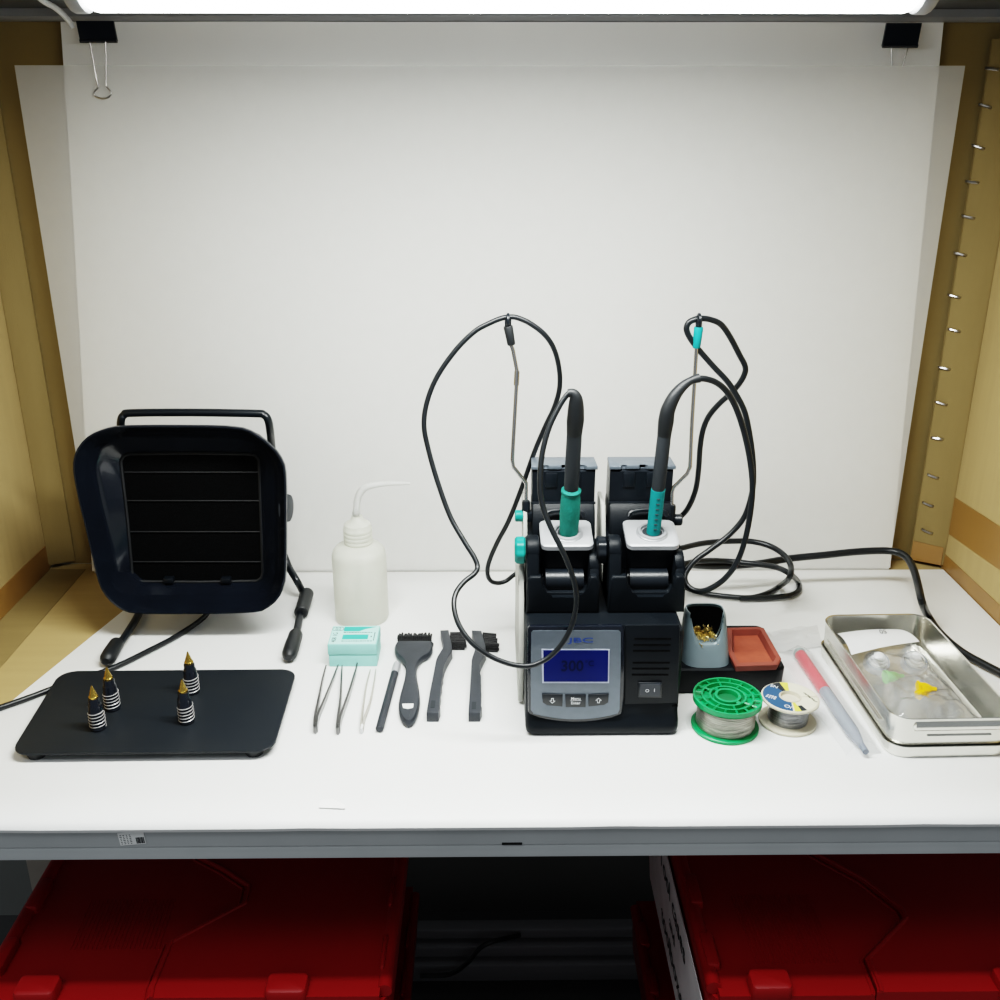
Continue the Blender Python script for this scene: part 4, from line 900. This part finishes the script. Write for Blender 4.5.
bm = B(); sector(bm, rw*.39, rw*.94, aW-R(82), aW-R(62), .02932); sector(bm, rw*.6, rw*.93, aW+R(98), aW+R(112), .02932); obj('black_label', bm, 'ink', t)
def LP(dx, dy, z=.0297):
    d_ = V((dx, dy, 0)); return Wc+ax*z+(d_-ax*d_.dot(ax))
ux_ = V((.83, -.55, 0)).normalized(); ux_ = (ux_-ax*ux_.dot(ax)).normalized(); uy_ = ax.cross(ux_)
bm = B()
for k, (o_, l_) in enumerate(((.0, .0105), (.0022, .008), (.0044, .010))):
    c = LP(-.0195, -.001)-uy_*(o_-.002)
    for j in range(4): quadpatch(bm, c+ux_*(-.004+j*.0026), ux_, uy_, .0020 if j != k else .0012, .0011, .0001)
obj('label_print', bm, 'white_ink', lbl)
text('label_writing', 'Oi', LP(-.0078, -.0190), ux_, uy_, .0075, 'white_ink', lbl, 0)
text('label_writing', 'SN', LP(-.0115, .0185), ux_, uy_, .0065, 'white_ink', lbl, 0)
bm = B()
for k in range(6):
    c = LP(.0165+.0012*k, .006-.0030*k); quadpatch(bm, c, ux_, uy_, .0045 if k % 2 else .003, .0008, .0001)
obj('label_print', bm, 'ink', t)

# ================================================================== BAGGED SYRINGE
def grid_film(cs, nu, nv, hf):
    """cs: 4 corners (front-left, front-right, back-right, back-left)"""
    rows = []
    for j in range(nv+1):
        row = []
        for i in range(nu+1):
            s, t_ = i/nu, j/nv; p = cs[0].lerp(cs[1], s).lerp(cs[3].lerp(cs[2], s), t_); p.z = hf(s, t_, p); row.append(p)
        rows.append(row)
    return rows
from mathutils import noise as NZ
s0 = P(800.5, 655, ZT+.0075); s1 = P(829, 691, ZT+.0075); s2 = P(866, 752, ZT+.0075); sax = (s2-s0).normalized()
sg = thing('syringe', s0, 'red capped syringe lying inside the clear bag left of the steel tray', 'syringe')
L1 = (s1-s0).length; L2 = (s2-s0).length
bm = B(); lathe(bm, [(.0062, -.006), (.0068, -.005), (.0068, 0)], s0, sax, 20); obj('end_stopper', bm, 'greycap', sg, label='grey green end stopper')
bm = B(); lathe(bm, [(.0064, 0), (.0066, .001), (.0066, L1)], s0, sax, 20); obj('red_filling', bm, 'pink', sg, label='red section of the barrel')
bm = B(); lathe(bm, [(.0064, L1+.0002), (.0066, L1+.001), (.0066, L2*.82), (.0045, L2*.90), (.0032, L2*.93), (.0030, L2)], s0, sax, 20); obj('clear_barrel', bm, 'tube', sg, label='bluish clear barrel')
bm = B(); lathe(bm, [(.0022, L1+.001), (.0022, L2*.80)], s0, sax, 10); obj('plunger_rod', bm, 'greycap', sg)
cs = [P(846, 758, ZT), P(883, 753, ZT), P(822, 640, ZT), P(775, 652, ZT)]
def hb_(s, t_, p):
    d = (V((p.x, p.y, 0))-V((s0.x, s0.y, 0))); al = d.dot(V((sax.x, sax.y, 0)).normalized()); pe = (d-V((sax.x, sax.y, 0)).normalized()*al).length
    tent = .0158*max(0, 1-(pe/.020)**1.5)*(1 if al > -.008 else max(0, 1+(al+.008)/.014)) if al < L2+.004 else .004
    return ZT+max(.0008, tent)+.0012*abs(NZ.noise(V((p.x*90, p.y*60, 3))))
bm = B(); loft(bm, grid_film(cs, 30, 60, hb_), False, False, False)
bagS = obj('plastic_bag', bm, 'bag2', at=P(830, 700, ZT), ang=60); tag(bagS, 'clear zip bag around the red syringe beside the steel tray', 'bag')
bm = B(); loft(bm, grid_film([P(771, 655, ZT), P(822, 648, ZT), P(817, 627, ZT), P(766, 634, ZT)], 26, 12, lambda s, t_, p: ZT+.0022+.0035*abs(NZ.noise(V((p.x*45, p.y*140, 1))))), False, False, False); obj('zip_flap', bm, 'bag_white', bagS, 60, label='crinkled milky zip flap')

# ================================================================== STEEL TRAYS
ct = V((.4385, .9155, 0)); ang = R(1.2)
def rot(u, v): return (ct.x+u*math.cos(ang)-v*math.sin(ang), ct.y+u*math.sin(ang)+v*math.cos(ang))
def shell(bm, hx, hy, r, z0, z1, th, flare=.0, roll=.0008):
    def rg(d, z): return [V((*rot(u, v), z)) for u, v in rrect(-hx-d, hx+d, -hy-d, hy+d, r+d, 7)]
    loft(bm, [rg(-.004, z0), rg(-.0008, z0+.001), rg(0, z0+.004), rg(flare, z1-.001), rg(flare+roll, z1-.0004), rg(flare+roll*.5, z1+.0002), rg(flare-th, z1-.0006), rg(-th, z0+.004), rg(-th-.003, z0+.0018)])
lowt = thing('steel_tray', (ct.x, ct.y, ZT), 'shallow polished steel tray lid under the deeper steel tray', 'tray')
hx, hy = .0600, .1065
bm = B(); shell(bm, hx, hy, .018, ZT, ZT+.0135, .0012, .0006); obj('tray_shell', bm, 'steel_tray', lowt)
upt = thing('steel_tray', (ct.x, ct.y, ZT+.003), 'deep polished steel tray holding a clear bag, set in the shallow one', 'tray')
hx2, hy2 = .0583, .1046; zu0, zu1 = ZT+.003, .0455
bm = B(); shell(bm, hx2, hy2, .017, zu0, zu1, .0010, .0012, .0008); ub = obj('tray_shell', bm, 'steel_tray', upt)
bm = B()
def wallpt(u, v, z): return V((*rot(u, v), z))
for zz, e in ((.028, .080), (.025, .074)):
    tube(bm, [wallpt(-hx2-.0006, -e, zz), wallpt(-hx2-.0006, e, zz)], .0010, 6)
prb = [(0, .0422), (-.0016, .0408), (-.0030, .0375), (-.0026, .0345), (-.0006, .0318), (.001, .0318), (.001, .0422)]
loft(bm, [[wallpt(u_, -hy2-.0009+v_*k_, z_+(.0365-z_)*(1-k_)) for v_, z_ in prb] for u_, k_ in ((-.041, .2), (-.039, 1), (.047, 1), (.049, .2))])
tube(bm, [wallpt(-.026, -hy2-.0008, .0265), wallpt(.036, -hy2-.0008, .0265)], .0009, 6)
obj('pressed_bead', bm, 'steel_tray', ub)
# contents
def tip(loc, col, lab, ax_, sc=1., hub_r=.0048):
    t = thing('dispensing_tip', loc, lab, 'needle tip'); ax_ = V(ax_).normalized(); m = M[col]
    bm = B(); lathe(bm, [(hub_r*sc*1.25, 0), (hub_r*sc*1.25, .002*sc), (hub_r*sc, .0025*sc), (hub_r*sc*.95, .008*sc), (hub_r*.75*sc, .011*sc), (hub_r*.40*sc, .014*sc), (hub_r*.32*sc, .018*sc)], loc, ax_, 6 if col == 'yellow' else 14); obj('hub', bm, m, t)
    bm = B(); cyl(bm, V(loc)+ax_*.017*sc, V(loc)+ax_*.030*sc, .0006, n=8); obj('needle', bm, 'wire', t)
tip(P(917, 688, .030), 'yellow', 'yellow dispensing needle hub in the bag in the steel tray', (1, -.15, .02), 1.05, .0058)
tip(P(918, 695, .028), 'yellow', 'yellow dispensing needle hub half under the first yellow one', (1, .55, .0), .8, .0052)
tip(P(885, 677, .026), 'lime', 'pale green dispensing needle hub in the bag in the steel tray', (1, .12, .0), 1.15, .0050)
for (x, y), lab in (((877.5, 661), 'left one of two round white nozzle caps inside the tray bag'), ((915, 661), 'right one of two round white nozzle caps inside the tray bag')):
    c = P(x, y, .0235); t = thing('nozzle_cap', c, lab, 'cap', 'white caps in the tray bag'); d = V((0, -.45, 1)).normalized()
    bm = B(); lathe(bm, [(.0105, -.006), (.0110, 0), (.0100, .003), (.0085, .0035), (.0080, .006), (.0062, .0065), (.0058, .009), (.0035, .0105), (.001, .011)], c, d, 28); obj('cap_shell', bm, 'white_pl', t)
    bm = B(); lathe(bm, [(.0135, -.008), (.0138, -.001), (.0130, .001), (.0110, .0014)], c, d, 28, False, False); obj('clear_skirt', bm, 'tube', t)
bc4 = [wallpt(-.050, -.088, 0), wallpt(.048, -.090, 0), wallpt(.046, .062, 0), wallpt(-.050, .060, 0)]
def hbag(s, t_, p):
    e = min(s, 1-s, t_*1.2, 1.0)*2; e = min(1, e*2.2)
    z = .012+.020*e+.0065*(NZ.noise(V((p.x*38, p.y*38, 0)))+.35*NZ.noise(V((p.x*110, p.y*90, 5))))
    return z
bm = B(); loft(bm, grid_film(bc4, 44, 60, hbag), False, False, False); bg = obj('plastic_bag', bm, 'bag', at=V((ct.x, ct.y, .02)), ang=30); tag(bg, 'crumpled clear bag with white header card inside the deep steel tray', 'bag')
hd = [wallpt(-.051, .030, 0), wallpt(.034, .056, 0), wallpt(.022, .090, 0), wallpt(-.048, .082, 0)]
def hhd(s, t_, p): return .030+.010*math.sin(math.pi*min(1, t_*.6+.25))*1.0+.002*math.sin(s*3.1)
bm = B(); loft(bm, grid_film(hd, 16, 8, hhd), False, False, False); hdo = obj('header_card', bm, 'white_pl', bg, 60, label='white header card marked 50')
pc = P(882.5, 632.5, .0415); n_ = V((0, -.30, 1)).normalized(); uxx = V((-1, -.08, 0)).normalized(); uyy = n_.cross(uxx)
text('card_writing', '50', pc+n_*.0012, uxx, uyy, .0085, 'ink', hdo, .0006)
LAMP=6.5; CEIL=30; WORLD=.22
# ================================================================== LIGHT
def area(name, loc, rot, sx, sy, e, col=(1, 1, 1)):
    l = bpy.data.lights.new(name, 'AREA'); l.shape = 'RECTANGLE'; l.size = sx; l.size_y = sy; l.energy = e; l.color = col
    o = bpy.data.objects.new(name, l); C.objects.link(o); o.location = loc; o.rotation_euler = rot; return o
area('batten_lamp', ((xa+xb)/2, YLA, zl-.004), (0, 0, 0), xb-xa-.02, .10, LAMP, (.975, 1, .965))
area('unseen_overhead_lamp', (0, .45, 2.0), (0, 0, 0), 1.8, .22, CEIL, (.93, .97, 1))
cl = area('unseen_overhead_lamp', (-.85, -.35, 2.05), (0, 0, 0), 1.3, .24, 6.5, (.90, .96, 1)); cl.rotation_euler = (V((-.1, 1.0, 0))-cl.location).to_track_quat('-Z', 'Y').to_euler()  # added lamp, put in to draw a highlight inside the extractor hood
w = bpy.data.worlds.new('world'); S.world = w; w.use_nodes = True
w.node_tree.nodes['Background'].inputs[0].default_value = (.88, .95, 1, 1); w.node_tree.nodes['Background'].inputs[1].default_value = WORLD
S.view_settings.view_transform = 'Filmic'; S.view_settings.look = 'High Contrast'; S.view_settings.exposure = .38
S.cycles.max_bounces = 8; S.cycles.transparent_max_bounces = 16
